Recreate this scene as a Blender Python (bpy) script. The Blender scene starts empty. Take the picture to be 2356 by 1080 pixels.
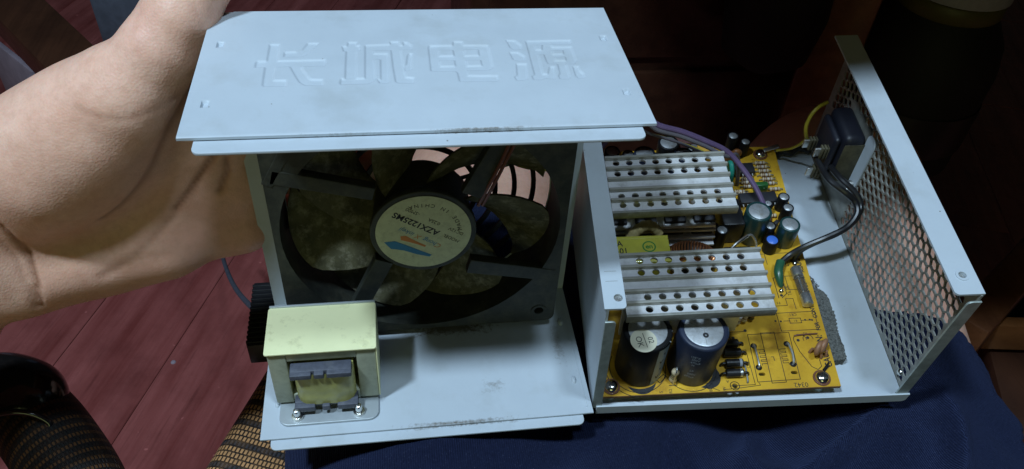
import bpy, bmesh, math, random
import numpy as np
from mathutils import Vector, Matrix, noise, geometry
random.seed(7)
S = 0.001                      # the script works in millimetres
SC = bpy.context.scene
COL = SC.collection
PI = math.pi

# ------------------------------------------------------------------ camera, world, light
cam_d = bpy.data.cameras.new('camera'); cam = bpy.data.objects.new('camera', cam_d); COL.objects.link(cam)
cam_d.sensor_width = 36; cam_d.lens = 27.86; cam_d.clip_start = 0.01; cam_d.clip_end = 30
cam.matrix_world = Matrix(((0.989011, 0.04988, -0.139176, 0.060995), (-0.135799, 0.678665, -0.721784, -0.191289),
                           (0.058451, 0.732752, 0.677981, 0.287820), (0, 0, 0, 1)))
SC.camera = cam
w = bpy.data.worlds.new('World'); SC.world = w; w.use_nodes = True
w.node_tree.nodes['Background'].inputs[0].default_value = (0.62, 0.70, 0.62, 1)
w.node_tree.nodes['Background'].inputs[1].default_value = 0.008
SC.view_settings.view_transform = 'Standard'; SC.view_settings.look = 'None'; SC.view_settings.exposure = 0

def area(name, loc, target, size, power, color, shape='DISK'):
    d = bpy.data.lights.new(name, 'AREA'); d.shape = shape; d.size = size * S; d.energy = power; d.color = color
    o = bpy.data.objects.new(name, d); COL.objects.link(o); o.location = Vector(loc) * S
    o.rotation_euler = (Vector(target) - Vector(loc)).to_track_quat('-Z', 'Y').to_euler(); return o
LAMP = (0.61, 0.81, 1.0)
area('ceiling_lamp', (-520, -330, 1400), (100, 40, 50), 140, 19.0, LAMP)      # two cool tubes of the ceiling lamp: one over the left shoulder,
area('ceiling_lamp', (260, -330, 1480), (200, 40, 50), 140, 8.0, LAMP)        # one almost overhead
area('room_fill', (-300, -1700, 450), (60, 0, 50), 900, 2.3, (0.84, 0.95, 0.40))            # added dim greenish fill behind the camera, in place of ambient room light

# ------------------------------------------------------------------ materials
def nt(name):
    m = bpy.data.materials.new(name); m.use_nodes = True
    t = m.node_tree; return m, t, t.nodes['Principled BSDF']
def N(t, typ, **kw):
    n = t.nodes.new(typ)
    for k, v in kw.items():
        if k in n.inputs: n.inputs[k].default_value = v
        else: setattr(n, k, v)
    return n
def coords(t, scale=1000.0):
    tc = N(t, 'ShaderNodeTexCoord'); mp = N(t, 'ShaderNodeMapping'); mp.inputs['Scale'].default_value = (scale,) * 3
    t.links.new(tc.outputs['Object'], mp.inputs[0]); return mp.outputs[0]
def ramp(t, fac, stops):
    r = N(t, 'ShaderNodeValToRGB'); e = r.color_ramp.elements
    while len(e) < len(stops): e.new(0.5)
    for el, (p, c) in zip(e, stops): el.position = p; el.color = (*c, 1) if len(c) == 3 else c
    t.links.new(fac, r.inputs[0]); return r.outputs[0]
def mix(t, fac, a, b):
    m = N(t, 'ShaderNodeMix', data_type='RGBA')
    if hasattr(fac, 'is_linked'): t.links.new(fac, m.inputs[0])
    else: m.inputs[0].default_value = fac
    for i, v in ((6, a), (7, b)):
        if hasattr(v, 'is_linked'): t.links.new(v, m.inputs[i])
        else: m.inputs[i].default_value = (*v, 1)
    return m.outputs[2]
def nz(t, vec, scale, detail=4, rough=0.6):
    n = N(t, 'ShaderNodeTexNoise', Scale=scale, Detail=detail, Roughness=rough); t.links.new(vec, n.inputs['Vector']); return n.outputs[0]
def bump(t, p, h, dist, strength=1.0):
    b = N(t, 'ShaderNodeBump'); b.inputs['Distance'].default_value = dist * S; b.inputs['Strength'].default_value = strength
    t.links.new(h, b.inputs['Height']); t.links.new(b.outputs[0], p.inputs['Normal']); return b
def mat(name, base, rough=0.5, metal=0.0, var=0.12, vscale=0.15, dirt=None, dirt_amt=0.5, dscale=0.06, bmp=0.0, bscale=1.5, spec=0.5, coat=0.0):
    """principled surface with object-space grain, optional dirt patches and fine relief (scales per mm)"""
    m, t, p = nt(name); v = coords(t)
    f = nz(t, v, vscale)
    lo = tuple(max(0, c * (1 - var)) for c in base); hi = tuple(min(1, c * (1 + var)) for c in base)
    c = ramp(t, f, [(0.3, lo), (0.7, hi)])
    if dirt:
        d = nz(t, v, dscale, 8, 0.7); d = ramp(t, d, [(0.62 - 0.25 * dirt_amt, (0, 0, 0)), (0.85, (1, 1, 1))])
        c = mix(t, d, c, dirt)
    t.links.new(c, p.inputs['Base Color'])
    p.inputs['Roughness'].default_value = rough; p.inputs['Metallic'].default_value = metal
    p.inputs['Specular IOR Level'].default_value = spec; p.inputs['Coat Weight'].default_value = coat
    if bmp: bump(t, p, nz(t, v, bscale, 3), bmp)
    return m

def paint_mat(name, base, streaks):
    """dull sheet-metal paint: fine grain, smudges, and dust streaks along given lines (x0,x1,y,width,z) in the part's own space"""
    m, t, p = nt(name); v = coords(t)
    c = ramp(t, nz(t, v, 0.035, 5), [(0.25, tuple(x * 0.93 for x in base)), (0.75, tuple(min(1, x * 1.04) for x in base))])
    c = mix(t, ramp(t, nz(t, v, 0.9, 2), [(0.62, (0, 0, 0)), (0.8, (0.25,) * 3)]), c, tuple(x * 0.8 for x in base))
    sp = ramp(t, nz(t, v, 0.35, 2, 0.4), [(0.775, (0, 0, 0)), (0.80, (1, 1, 1))]); c = mix(t, sp, c, (0.16, 0.14, 0.11))
    if streaks:
        sx = N(t, 'ShaderNodeSeparateXYZ'); t.links.new(v, sx.inputs[0])
        for (x0, x1, y0, wd, amt) in streaks:
            def M(op, a, b):
                n = N(t, 'ShaderNodeMath', operation=op)
                for i, q in enumerate((a, b)):
                    if hasattr(q, 'is_linked'): t.links.new(q, n.inputs[i])
                    else: n.inputs[i].default_value = q
                return n.outputs[0]
            dy = M('DIVIDE', M('ABSOLUTE', M('SUBTRACT', sx.outputs[1], y0), 0), wd)
            dx = M('DIVIDE', M('ABSOLUTE', M('SUBTRACT', sx.outputs[0], (x0 + x1) / 2), 0), (x1 - x0) / 2)
            d = M('SUBTRACT', 1.0, M('MAXIMUM', dx, dy))
            n2 = M('MULTIPLY', M('ADD', M('MULTIPLY', d, 0.9), M('MULTIPLY', M('SUBTRACT', nz(t, v, 0.5, 6, 0.75), 0.5), 1.7)), amt)
            k = ramp(t, M('MULTIPLY', n2, M('GREATER_THAN', d, 0.0)), [(0.28, (0, 0, 0)), (0.62, (0.85,) * 3)])
            c = mix(t, k, c, (0.12, 0.088, 0.052))
    sm = ramp(t, nz(t, v, 0.055, 7, 0.62), [(0.52, (0, 0, 0)), (0.78, (0.42,) * 3)]); c = mix(t, sm, c, tuple(x * y for x, y in zip(base, (0.70, 0.67, 0.60))))
    st = N(t, 'ShaderNodeMapping'); st.inputs['Scale'].default_value = (0.05, 1.6, 1.0); st.inputs['Rotation'].default_value = (0, 0, 0.5); t.links.new(v, st.inputs[0])
    c = mix(t, ramp(t, nz(t, st.outputs[0], 1.0, 2), [(0.70, (0, 0, 0)), (0.76, (0.35,) * 3)]), c, tuple(min(1, x * 1.12) for x in base))
    t.links.new(c, p.inputs['Base Color']); t.links.new(ramp(t, nz(t, v, 0.08, 5), [(0.3, (0.42,) * 3), (0.75, (0.62,) * 3)]), p.inputs['Roughness'])
    bump(t, p, nz(t, v, 2.2, 2), 0.012)
    return m

PAINT = (0.525, 0.58, 0.63)
M = {}
M['paint'] = paint_mat('steel_paint', PAINT, [])
M['paint_top'] = paint_mat('steel_paint_top', PAINT, [(58, 112, 0.3, 0.9, 0.72), (20, 70, 0.2, 0.7, 0.5)])
M['paint_bottom'] = paint_mat('steel_paint_bottom', PAINT, [(52, 112, 53, 7, 0.9), (40, 125, 0.4, 2.2, 0.66), (125, 137, 40, 30, 0.5), (85, 112, 18, 10, 0.45)])
M['paint_tray'] = paint_mat('steel_paint_tray', PAINT, [])
M['zinc'] = mat('zinc_edge', (0.42, 0.47, 0.44), 0.42, 0.4, 0.15, 0.3, dirt=(0.12, 0.11, 0.08), dirt_amt=0.4, bmp=0.02)
M['mesh_steel'] = mat('mesh_steel', (0.34, 0.34, 0.31), 0.5, 0.25, 0.25, 0.12, dirt=(0.09, 0.075, 0.05), dirt_amt=0.9, dscale=0.05, bmp=0.03)
M['alu'] = mat('aluminium', (0.74, 0.74, 0.75), 0.42, 0.35, 0.08, 0.2, dirt=(0.33, 0.31, 0.27), dirt_amt=0.4, dscale=0.12, bmp=0.01, bscale=3)
M['alu_fin'] = mat('shaded_dusty_fin', (0.40, 0.39, 0.35), 0.5, 0.3, 0.15, 0.3, dirt=(0.20, 0.185, 0.14), dirt_amt=0.7, dscale=0.15)  # shade of the fin fronts put into a darker base, plus dust patches
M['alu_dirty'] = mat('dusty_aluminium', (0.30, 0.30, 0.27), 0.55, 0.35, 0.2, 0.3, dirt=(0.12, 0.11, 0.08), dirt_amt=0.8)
M['chrome'] = mat('bright_screw_metal', (0.75, 0.74, 0.70), 0.2, 1.0, 0.08)
M['solder'] = mat('dull_tinned_metal', (0.62, 0.62, 0.60), 0.35, 0.9, 0.15, 0.8)
M['fan_black'] = mat('dusty_black_plastic', (0.026, 0.029, 0.023), 0.6, 0, 0.3, 0.3, dirt=(0.095, 0.092, 0.06), dirt_amt=0.6, dscale=0.1, bmp=0.08, bscale=1.2)
M['blade'] = mat('dusty_fan_blade', (0.080, 0.073, 0.036), 0.85, 0, 0.45, 0.12, dirt=(0.34, 0.31, 0.22), dirt_amt=0.5, dscale=0.2, bmp=0.25, bscale=0.9)
M['black'] = mat('black_plastic', (0.012, 0.012, 0.014), 0.42, 0, 0.2, 0.4, bmp=0.02)
M['ic'] = mat('chip_black', (0.018, 0.018, 0.022), 0.55, 0, 0.2, 0.4)
M['label'] = mat('cream_label_paper', (0.62, 0.64, 0.42), 0.6, 0, 0.08, 0.2, dirt=(0.33, 0.33, 0.18), dirt_amt=0.5, dscale=0.3)
M['ink'] = mat('black_ink', (0.016, 0.016, 0.018), 0.6, 0, 0.1)
M['ink_blue'] = mat('blue_ink', (0.035, 0.20, 0.42), 0.6, 0, 0.1)
M['ink_orange'] = mat('orange_ink', (0.62, 0.22, 0.04), 0.6, 0, 0.1)
M['ink_green'] = mat('green_ink', (0.02, 0.20, 0.03), 0.6, 0, 0.1)
M['ink_grey'] = mat('grey_ink', (0.26, 0.28, 0.31), 0.6, 0, 0.1)
M['lid'] = mat('yellow_green_lid', (0.92, 0.90, 0.52), 0.5, 0, 0.04, 0.05, dirt=(0.45, 0.42, 0.20), dirt_amt=0.25, dscale=0.12)
M['shell'] = mat('khaki_shell', (0.42, 0.44, 0.33), 0.5, 0.2, 0.15, 0.15, dirt=(0.18, 0.17, 0.10), dirt_amt=0.5, bmp=0.02)
M['bobbin'] = mat('slate_bobbin', (0.075, 0.080, 0.105), 0.55, 0, 0.25, 0.4, dirt=(0.2, 0.2, 0.2), dirt_amt=0.4, bmp=0.05)
M['tape'] = mat('yellow_tape', (0.50, 0.46, 0.06), 0.35, 0, 0.15, 0.1, coat=0.2)
M['tape_coil'] = mat('old_yellow_tape', (0.43, 0.41, 0.13), 0.4, 0, 0.22, 0.09, dirt=(0.42, 0.42, 0.28), dirt_amt=0.5, bmp=0.1, bscale=0.3)
M['plate_zinc'] = mat('grey_zinc_plate', (0.46, 0.50, 0.52), 0.42, 0.35, 0.08, 0.1)
M['can_top'] = mat('capacitor_foil_top', (0.46, 0.475, 0.49), 0.42, 0.6, 0.15, 0.3, dirt=(0.22, 0.19, 0.14), dirt_amt=0.45, dscale=0.25)
M['sleeve_black'] = mat('black_sleeve', (0.008, 0.008, 0.009), 0.45, 0, 0.2, 0.1, spec=0.15)
M['sleeve_navy'] = mat('navy_sleeve', (0.020, 0.027, 0.052), 0.42, 0, 0.2, 0.1, spec=0.35)
M['sleeve_green'] = mat('dark_green_sleeve', (0.012, 0.045, 0.045), 0.3, 0, 0.2, 0.1)
M['stripe'] = mat('pale_blue_stripe', (0.28, 0.36, 0.42), 0.35, 0, 0.08)
M['blue_top'] = mat('blue_cap_top', (0.06, 0.17, 0.62), 0.35, 0, 0.1)
M['sticker'] = mat('cream_sticker', (0.58, 0.55, 0.42), 0.55, 0, 0.06)
M['wire_black'] = mat('black_wire', (0.014, 0.014, 0.016), 0.32, 0, 0.2)
M['wire_purple'] = mat('purple_wire', (0.13, 0.085, 0.165), 0.45, 0, 0.12)
M['wire_grey'] = mat('grey_wire', (0.13, 0.115, 0.13), 0.45, 0, 0.12)
M['wire_yellow'] = mat('yellow_wire', (0.44, 0.36, 0.03), 0.5, 0, 0.2)
M['wire_green'] = mat('green_wire', (0.02, 0.26, 0.19), 0.4, 0, 0.12)
M['wire_red'] = mat('brown_red_wire', (0.16, 0.05, 0.035), 0.4, 0, 0.12)
M['wire_white'] = mat('white_wire', (0.5, 0.48, 0.52), 0.4, 0, 0.12)
M['pink'] = mat('pink_plastic', (0.62, 0.25, 0.30), 0.45, 0, 0.1)
M['shrink'] = mat('green_shrink_tube', (0.022, 0.095, 0.05), 0.3, 0, 0.15, 0.2)
M['disc'] = mat('brown_disc', (0.30, 0.145, 0.075), 0.5, 0, 0.12)
M['resistor'] = mat('beige_resistor', (0.55, 0.44, 0.28), 0.45, 0, 0.1)
M['band_brown'] = mat('brown_band', (0.14, 0.05, 0.025), 0.45, 0, 0.1)
M['band_green'] = mat('green_band', (0.03, 0.14, 0.05), 0.45, 0, 0.1)
M['copper'] = mat('enamelled_copper', (0.42, 0.17, 0.075), 0.3, 0.8, 0.15, 0.5)
M['tan'] = mat('tan_crepe_sleeve', (0.42, 0.33, 0.14), 0.7, 0, 0.2, 0.5)
M['film_green'] = mat('green_film_capacitor', (0.02, 0.10, 0.025), 0.3, 0, 0.15)
M['orange_box'] = mat('orange_film_capacitor', (0.65, 0.36, 0.06), 0.4, 0, 0.1)
M['maroon'] = mat('maroon_plastic', (0.13, 0.055, 0.05), 0.5, 0, 0.15)
M['brown_part'] = mat('brown_part', (0.23, 0.09, 0.03), 0.4, 0, 0.2)
M['foam'] = mat('grey_foam', (0.105, 0.105, 0.095), 0.95, 0, 0.5, 1.2, dirt=(0.25, 0.25, 0.24), dirt_amt=0.35, dscale=1.1, bmp=0.7, bscale=1.3)
M['socket'] = mat('socket_plastic', (0.009, 0.010, 0.018), 0.5, 0, 0.2, 0.2)
M['socket_dust'] = mat('dusty_socket', (0.075, 0.065, 0.035), 0.7, 0, 0.35, 0.3, bmp=0.05)

def pcb_mat():
    m, t, p = nt('yellow_board'); v = coords(t)
    c = ramp(t, nz(t, v, 0.045, 5), [(0.3, (0.50, 0.265, 0.018)), (0.7, (0.76, 0.445, 0.034))])
    c = mix(t, ramp(t, nz(t, v, 0.075, 6, 0.7), [(0.54, (0, 0, 0)), (0.76, (0.85,) * 3)]), c, (0.30, 0.115, 0.014))
    c = mix(t, ramp(t, nz(t, v, 0.5, 4), [(0.66, (0, 0, 0)), (0.8, (0.6,) * 3)]), c, (0.22, 0.09, 0.015))
    t.links.new(c, p.inputs['Base Color']); p.inputs['Roughness'].default_value = 0.36
    bump(t, p, nz(t, v, 0.25, 2), 0.03); return m
M['pcb'] = pcb_mat()
M['pcb_edge'] = mat('brown_board_edge', (0.16, 0.075, 0.02), 0.7, 0, 0.3, 0.4)

def skin_mat():
    m, t, p = nt('skin'); v = coords(t)
    c = ramp(t, nz(t, v, 0.03, 4), [(0.3, (0.78, 0.42, 0.29)), (0.7, (0.93, 0.575, 0.43))])
    c = mix(t, ramp(t, nz(t, v, 0.011, 3), [(0.45, (0, 0, 0)), (0.7, (0.55,) * 3)]), c, (0.86, 0.42, 0.34))
    c = mix(t, ramp(t, nz(t, v, 0.25, 5, 0.7), [(0.42, (0, 0, 0)), (0.75, (0.55,) * 3)]), c, (0.66, 0.33, 0.22))
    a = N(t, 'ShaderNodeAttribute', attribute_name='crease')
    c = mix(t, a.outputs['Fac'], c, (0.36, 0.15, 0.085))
    t.links.new(c, p.inputs['Base Color']); p.inputs['Roughness'].default_value = 0.48
    p.inputs['Subsurface Weight'].default_value = 0.25; p.inputs['Subsurface Scale'].default_value = 0.004
    p.inputs['Subsurface Radius'].default_value = (1.0, 0.35, 0.2)
    vo = N(t, 'ShaderNodeTexVoronoi', Scale=1.1); t.links.new(v, vo.inputs['Vector'])
    mx = N(t, 'ShaderNodeMath', operation='ADD'); t.links.new(vo.outputs['Distance'], mx.inputs[0])
    t.links.new(nz(t, v, 0.5, 6, 0.7), mx.inputs[1]); bump(t, p, mx.outputs[0], 0.075); return m
M['skin'] = skin_mat()

def cloth_mat():
    m, t, p = nt('navy_knit'); v = coords(t)
    c = ramp(t, nz(t, v, 0.6, 4, 0.7), [(0.3, (0.005, 0.0075, 0.024)), (0.7, (0.0105, 0.015, 0.043))])
    c = mix(t, ramp(t, nz(t, v, 1.7, 1), [(0.66, (0, 0, 0)), (0.78, (0.7,) * 3)]), c, (0.07, 0.08, 0.13))
    t.links.new(c, p.inputs['Base Color']); p.inputs['Roughness'].default_value = 0.95
    p.inputs['Sheen Weight'].default_value = 0.12; p.inputs['Sheen Tint'].default_value = (0.25, 0.35, 0.8, 1); p.inputs['Specular IOR Level'].default_value = 0.15
    wv = N(t, 'ShaderNodeTexWave', Scale=0.32); wv.inputs['Distortion'].default_value = 1.5; t.links.new(v, wv.inputs['Vector'])
    mx = N(t, 'ShaderNodeMath', operation='ADD'); t.links.new(wv.outputs['Fac'], mx.inputs[0]); t.links.new(nz(t, v, 0.9, 3), mx.inputs[1])
    bump(t, p, mx.outputs[0], 0.4); return m
M['cloth'] = cloth_mat()

def wood_mat(name, dark, light, stretch=(0.08, 0.004, 0.08), rough=0.35, coat=0.3):
    m, t, p = nt(name)
    tc = N(t, 'ShaderNodeTexCoord'); mp = N(t, 'ShaderNodeMapping'); mp.inputs['Scale'].default_value = tuple(1000 * s for s in stretch)
    oi = N(t, 'ShaderNodeObjectInfo'); ad = N(t, 'ShaderNodeVectorMath', operation='ADD')
    t.links.new(tc.outputs['Object'], mp.inputs[0]); t.links.new(mp.outputs[0], ad.inputs[0])
    sc = N(t, 'ShaderNodeMath', operation='MULTIPLY'); sc.inputs[1].default_value = 37.0
    t.links.new(oi.outputs['Random'], sc.inputs[0]); t.links.new(sc.outputs[0], ad.inputs[1])
    v = ad.outputs[0]
    c = ramp(t, nz(t, v, 0.55, 7, 0.65), [(0.28, dark), (0.50, tuple((a + b) / 2 for a, b in zip(dark, light))), (0.72, light)])
    c = mix(t, ramp(t, nz(t, v, 2.2, 3), [(0.58, (0, 0, 0)), (0.72, (0.5,) * 3)]), c, tuple(x * 0.6 for x in dark))
    tl = coords(t); c = mix(t, ramp(t, nz(t, tl, 0.012, 6, 0.65), [(0.45, (0, 0, 0)), (0.75, (0.55,) * 3)]), c, tuple(x * 0.55 for x in dark))
    sc_ = ramp(t, nz(t, tl, 0.11, 3, 0.4), [(0.74, (0, 0, 0)), (0.78, (0.5,) * 3)]); c = mix(t, sc_, c, tuple(min(1, x * 1.5 + 0.02) for x in light))
    t.links.new(c, p.inputs['Base Color']); p.inputs['Roughness'].default_value = rough; p.inputs['Coat Weight'].default_value = coat
    t.links.new(ramp(t, nz(t, tl, 0.02, 5), [(0.3, (0.12,) * 3), (0.7, (0.4,) * 3)]), p.inputs['Coat Roughness'])
    bump(t, p, nz(t, v, 3.0, 2), 0.05); return m
M['plank'] = wood_mat('red_brown_floor_wood', (0.17, 0.031, 0.027), (0.41, 0.125, 0.115), rough=0.3, coat=0.5)
M['wood_dark'] = wood_mat('dark_brown_wood', (0.030, 0.011, 0.006), (0.085, 0.032, 0.016), rough=0.4)
M['wood_brown'] = wood_mat('brown_wood', (0.10, 0.034, 0.014), (0.24, 0.09, 0.035), rough=0.4)
M['wood_orange'] = wood_mat('orange_brown_wood', (0.20, 0.07, 0.02), (0.36, 0.15, 0.05), rough=0.4)

def weave_mat(name, warm, dark, period=4, bw=2.4, bh=3.6):
    """woven cane strands: short beads in rows, every fourth row dark"""
    m, t, p = nt(name); tc = N(t, 'ShaderNodeTexCoord'); v = tc.outputs['UV']
    br = N(t, 'ShaderNodeTexBrick'); br.inputs['Scale'].default_value = 1.0; br.inputs['Mortar Size'].default_value = 0.55; br.inputs['Mortar Smooth'].default_value = 0.6
    br.inputs['Brick Width'].default_value = bw; br.inputs['Row Height'].default_value = bh
    br.offset = 0.5; t.links.new(v, br.inputs['Vector'])
    sx = N(t, 'ShaderNodeSeparateXYZ'); t.links.new(v, sx.inputs[0])
    md = N(t, 'ShaderNodeMath', operation='MODULO'); md.inputs[1].default_value = bh * period; t.links.new(sx.outputs[1], md.inputs[0])
    lt = N(t, 'ShaderNodeMath', operation='LESS_THAN'); lt.inputs[1].default_value = bh; t.links.new(md.outputs[0], lt.inputs[0])
    c = mix(t, lt.outputs[0], warm, dark); c = mix(t, br.outputs['Fac'], c, (0.012, 0.010, 0.010))
    c = mix(t, ramp(t, nz(t, v, 0.2, 3), [(0.4, (0, 0, 0)), (0.75, (0.5,) * 3)]), c, tuple(x * 0.45 for x in warm))
    t.links.new(c, p.inputs['Base Color']); p.inputs['Roughness'].default_value = 0.55
    iv = N(t, 'ShaderNodeMath', operation='SUBTRACT'); iv.inputs[0].default_value = 1.0; t.links.new(br.outputs['Fac'], iv.inputs[1])
    bump(t, p, iv.outputs[0], 0.7); return m
M['weave'] = weave_mat('woven_cane', (0.66, 0.34, 0.14), (0.035, 0.036, 0.045))
M['weave_dark'] = weave_mat('dark_woven_cane', (0.11, 0.05, 0.017), (0.010, 0.011, 0.011), 2)
M['gloss_black'] = mat('glossy_black_leather', (0.010, 0.009, 0.009), 0.16, 0, 0.2, 0.05, dirt=(0.05, 0.035, 0.03), dirt_amt=0.3, bmp=0.25, bscale=0.1, coat=0.4)
M['mauve'] = mat('mauve_card', (0.33, 0.26, 0.31), 0.7, 0, 0.15, 0.05)
M['slate'] = mat('slate_cloth', (0.055, 0.062, 0.085), 0.8, 0, 0.2, 0.1)
M['wall'] = mat('dark_wall', (0.05, 0.045, 0.045), 0.9, 0, 0.2, 0.01)
M['jar'] = mat('dark_jar_glass', (0.003, 0.003, 0.004), 0.7, 0, 0.3, 0.03)
M['jar_lid'] = mat('pale_lid', (0.3, 0.3, 0.32), 0.4, 0, 0.1)
M['label_yellow'] = mat('olive_yellow_band', (0.08, 0.07, 0.008), 0.5, 0, 0.1)

# ------------------------------------------------------------------ mesh helpers (mm in, metres out)
class MB:
    def __init__(s): s.v = []; s.f = []; s.mi = []
    def add(s, vs, fs, mtx=None, mi=0):
        o = len(s.v)
        s.v += [tuple(mtx @ Vector(v)) for v in vs] if mtx is not None else [tuple(v) for v in vs]
        s.f += [tuple(i + o for i in f) for f in fs]; s.mi += [mi] * len(fs); return s
    def box(s, x0, x1, y0, y1, z0, z1, b=0.0, mtx=None, mi=0, seg=2):
        bm = bmesh.new(); bmesh.ops.create_cube(bm, size=1)
        for v in bm.verts: v.co = Vector(((x0 + x1) / 2 + v.co.x * (x1 - x0), (y0 + y1) / 2 + v.co.y * (y1 - y0), (z0 + z1) / 2 + v.co.z * (z1 - z0)))
        if b: bmesh.ops.bevel(bm, geom=bm.edges[:], offset=b, segments=seg, affect='EDGES', profile=0.5)
        return s.bm(bm, mtx, mi)
    def bm(s, bm, mtx=None, mi=0):
        bm.verts.index_update(); vs = [v.co.copy() for v in bm.verts]; fs = [[v.index for v in f.verts] for f in bm.faces]
        bm.free(); return s.add(vs, fs, mtx, mi)
    def lathe(s, prof, n=24, mtx=None, mi=0, cap=True):
        vs = []; fs = []
        for r, z in prof:
            for k in range(n): a = 2 * PI * k / n; vs.append((r * math.cos(a), r * math.sin(a), z))
        for i in range(len(prof) - 1):
            for k in range(n): fs.append((i * n + k, i * n + (k + 1) % n, (i + 1) * n + (k + 1) % n, (i + 1) * n + k))
        if cap: fs.append(tuple(range(n))[::-1]); fs.append(tuple((len(prof) - 1) * n + k for k in range(n)))
        return s.add(vs, fs, mtx, mi)
    def tube(s, pts, r, n=10, mi=0, smooth=6, rf=None):
        P = [Vector(p) for p in pts]
        if smooth and len(P) > 2:
            Q = []
            for i in range(len(P) - 1):
                p0, p1, p2, p3 = P[max(0, i - 1)], P[i], P[i + 1], P[min(len(P) - 1, i + 2)]
                for k in range(smooth):
                    t = k / smooth
                    Q.append(0.5 * ((2 * p1) + (p2 - p0) * t + (2 * p0 - 5 * p1 + 4 * p2 - p3) * t * t + (3 * p1 - p0 - 3 * p2 + p3) * t ** 3))
            P = Q + [P[-1]]
        d = (P[1] - P[0]).normalized(); u = d.orthogonal().normalized(); vs = []; fs = []
        for i, p in enumerate(P):
            nd = (P[min(i + 1, len(P) - 1)] - P[max(i - 1, 0)]).normalized()
            u = (u - nd * u.dot(nd)).normalized(); w_ = nd.cross(u); rr = r * (rf(i / (len(P) - 1)) if rf else 1)
            for k in range(n): a = 2 * PI * k / n; vs.append(p + (u * math.cos(a) + w_ * math.sin(a)) * rr)
        for i in range(len(P) - 1):
            for k in range(n): fs.append((i * n + k, i * n + (k + 1) % n, (i + 1) * n + (k + 1) % n, (i + 1) * n + k))
        fs.append(tuple(range(n))[::-1]); fs.append(tuple((len(P) - 1) * n + k for k in range(n)))
        return s.add(vs, fs, None, mi)
    def plate(s, outer, holes, z0, z1, mtx=None, mi=0, bev=0.0):
        """sheet cut from an outline with holes, between two heights"""
        z0, z1 = min(z0, z1), max(z0, z1)
        if holes:
            loops = [list(outer)] + [list(h) for h in holes]; vs = []; es = []
            for lp in loops:
                o = len(vs); vs += [Vector(p) for p in lp]; es += [(o + i, o + (i + 1) % len(lp)) for i in range(len(lp))]
            V, E_, F, *_ = geometry.delaunay_2d_cdt(vs, es, [], 0, 1e-5)
            P = np.array([tuple(v) for v in V]); F = np.array([f for f in F if len(f) == 3]); C = P[F].mean(1)
            ins = np.zeros(len(C), bool); X, Y = C[:, 0], C[:, 1]
            for lp in loops:
                q = np.array(lp); k = np.zeros(len(C), bool)
                m = (X > q[:, 0].min()) & (X < q[:, 0].max()) & (Y > q[:, 1].min()) & (Y < q[:, 1].max())
                if m.any(): k[m] = poly_sdf(X[m], Y[m], lp) < 0
                ins ^= k
            F = F[ins]; A = P[F]; cr = (A[:, 1, 0] - A[:, 0, 0]) * (A[:, 2, 1] - A[:, 0, 1]) - (A[:, 1, 1] - A[:, 0, 1]) * (A[:, 2, 0] - A[:, 0, 0])
            F[cr < 0] = F[cr < 0][:, ::-1]
            n = len(P); vv = [(x, y, z1) for x, y in P] + [(x, y, z0) for x, y in P]
            ff = [tuple(f) for f in F] + [tuple(f[::-1] + n) for f in F]
            cnt = {}
            for f in F:
                for i in range(3): cnt[(f[i], f[(i + 1) % 3])] = 1
            for (i, j) in cnt:
                if (j, i) not in cnt: ff.append((i, i + n, j + n, j))
            return s.add(vv, ff, mtx, mi)
        cu = bpy.data.curves.new('tmp', 'CURVE'); cu.dimensions = '2D'; cu.fill_mode = 'BOTH'
        t = abs(z1 - z0); cu.extrude = t / 2 - bev; cu.bevel_depth = bev; cu.bevel_resolution = 1
        sp = cu.splines.new('POLY'); sp.points.add(len(outer) - 1); sp.use_cyclic_u = True
        for q, (x, y) in zip(sp.points, outer): q.co = (x, y, 0, 1)
        return s.curve(cu, Matrix.Translation((0, 0, (z0 + z1) / 2)), mtx, mi)
    def curve(s, cu, pre, mtx=None, mi=0):
        ob = bpy.data.objects.new('tmp', cu); me = bpy.data.meshes.new_from_object(ob)
        vs = [pre @ v.co for v in me.vertices]; fs = [tuple(p.vertices) for p in me.polygons]
        bpy.data.objects.remove(ob); bpy.data.curves.remove(cu); bpy.data.meshes.remove(me)
        return s.add(vs, fs, mtx, mi)
    def text(s, body, size, mtx, mi=0, th=0.03, align='CENTER', bold=0.0, shear=0.0, xs=1.0):
        cu = bpy.data.curves.new('tmp', 'FONT'); cu.body = body; cu.size = size; cu.extrude = th / 2; cu.align_x = align; cu.align_y = 'CENTER'
        cu.offset = bold; cu.shear = shear; cu.resolution_u = 3
        return s.curve(cu, Matrix.Diagonal((xs, 1, 1, 1)), mtx, mi)
    def line(s, pts, wd, z, th=0.05, mtx=None, mi=0, closed=False):
        P = [Vector((p[0], p[1], 0)) for p in pts]; n = len(P)
        for i in range(n if closed else n - 1):
            a, b = P[i], P[(i + 1) % n]; d = (b - a)
            if d.length < 1e-6: continue
            d.normalize(); q = Vector((-d.y, d.x, 0)) * wd / 2; e = d * wd / 2 * 0.9
            za, zb = z + 0.002 * (i % 5), z + th + 0.002 * (i % 5)
            c = [a - e + q, a - e - q, b + e - q, b + e + q]
            vs = [(p.x, p.y, zz) for zz in (za, zb) for p in c]
            s.add(vs, [(4, 5, 6, 7), (0, 1, 5, 4), (1, 2, 6, 5), (2, 3, 7, 6), (3, 0, 4, 7)], mtx, mi)
        return s
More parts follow.
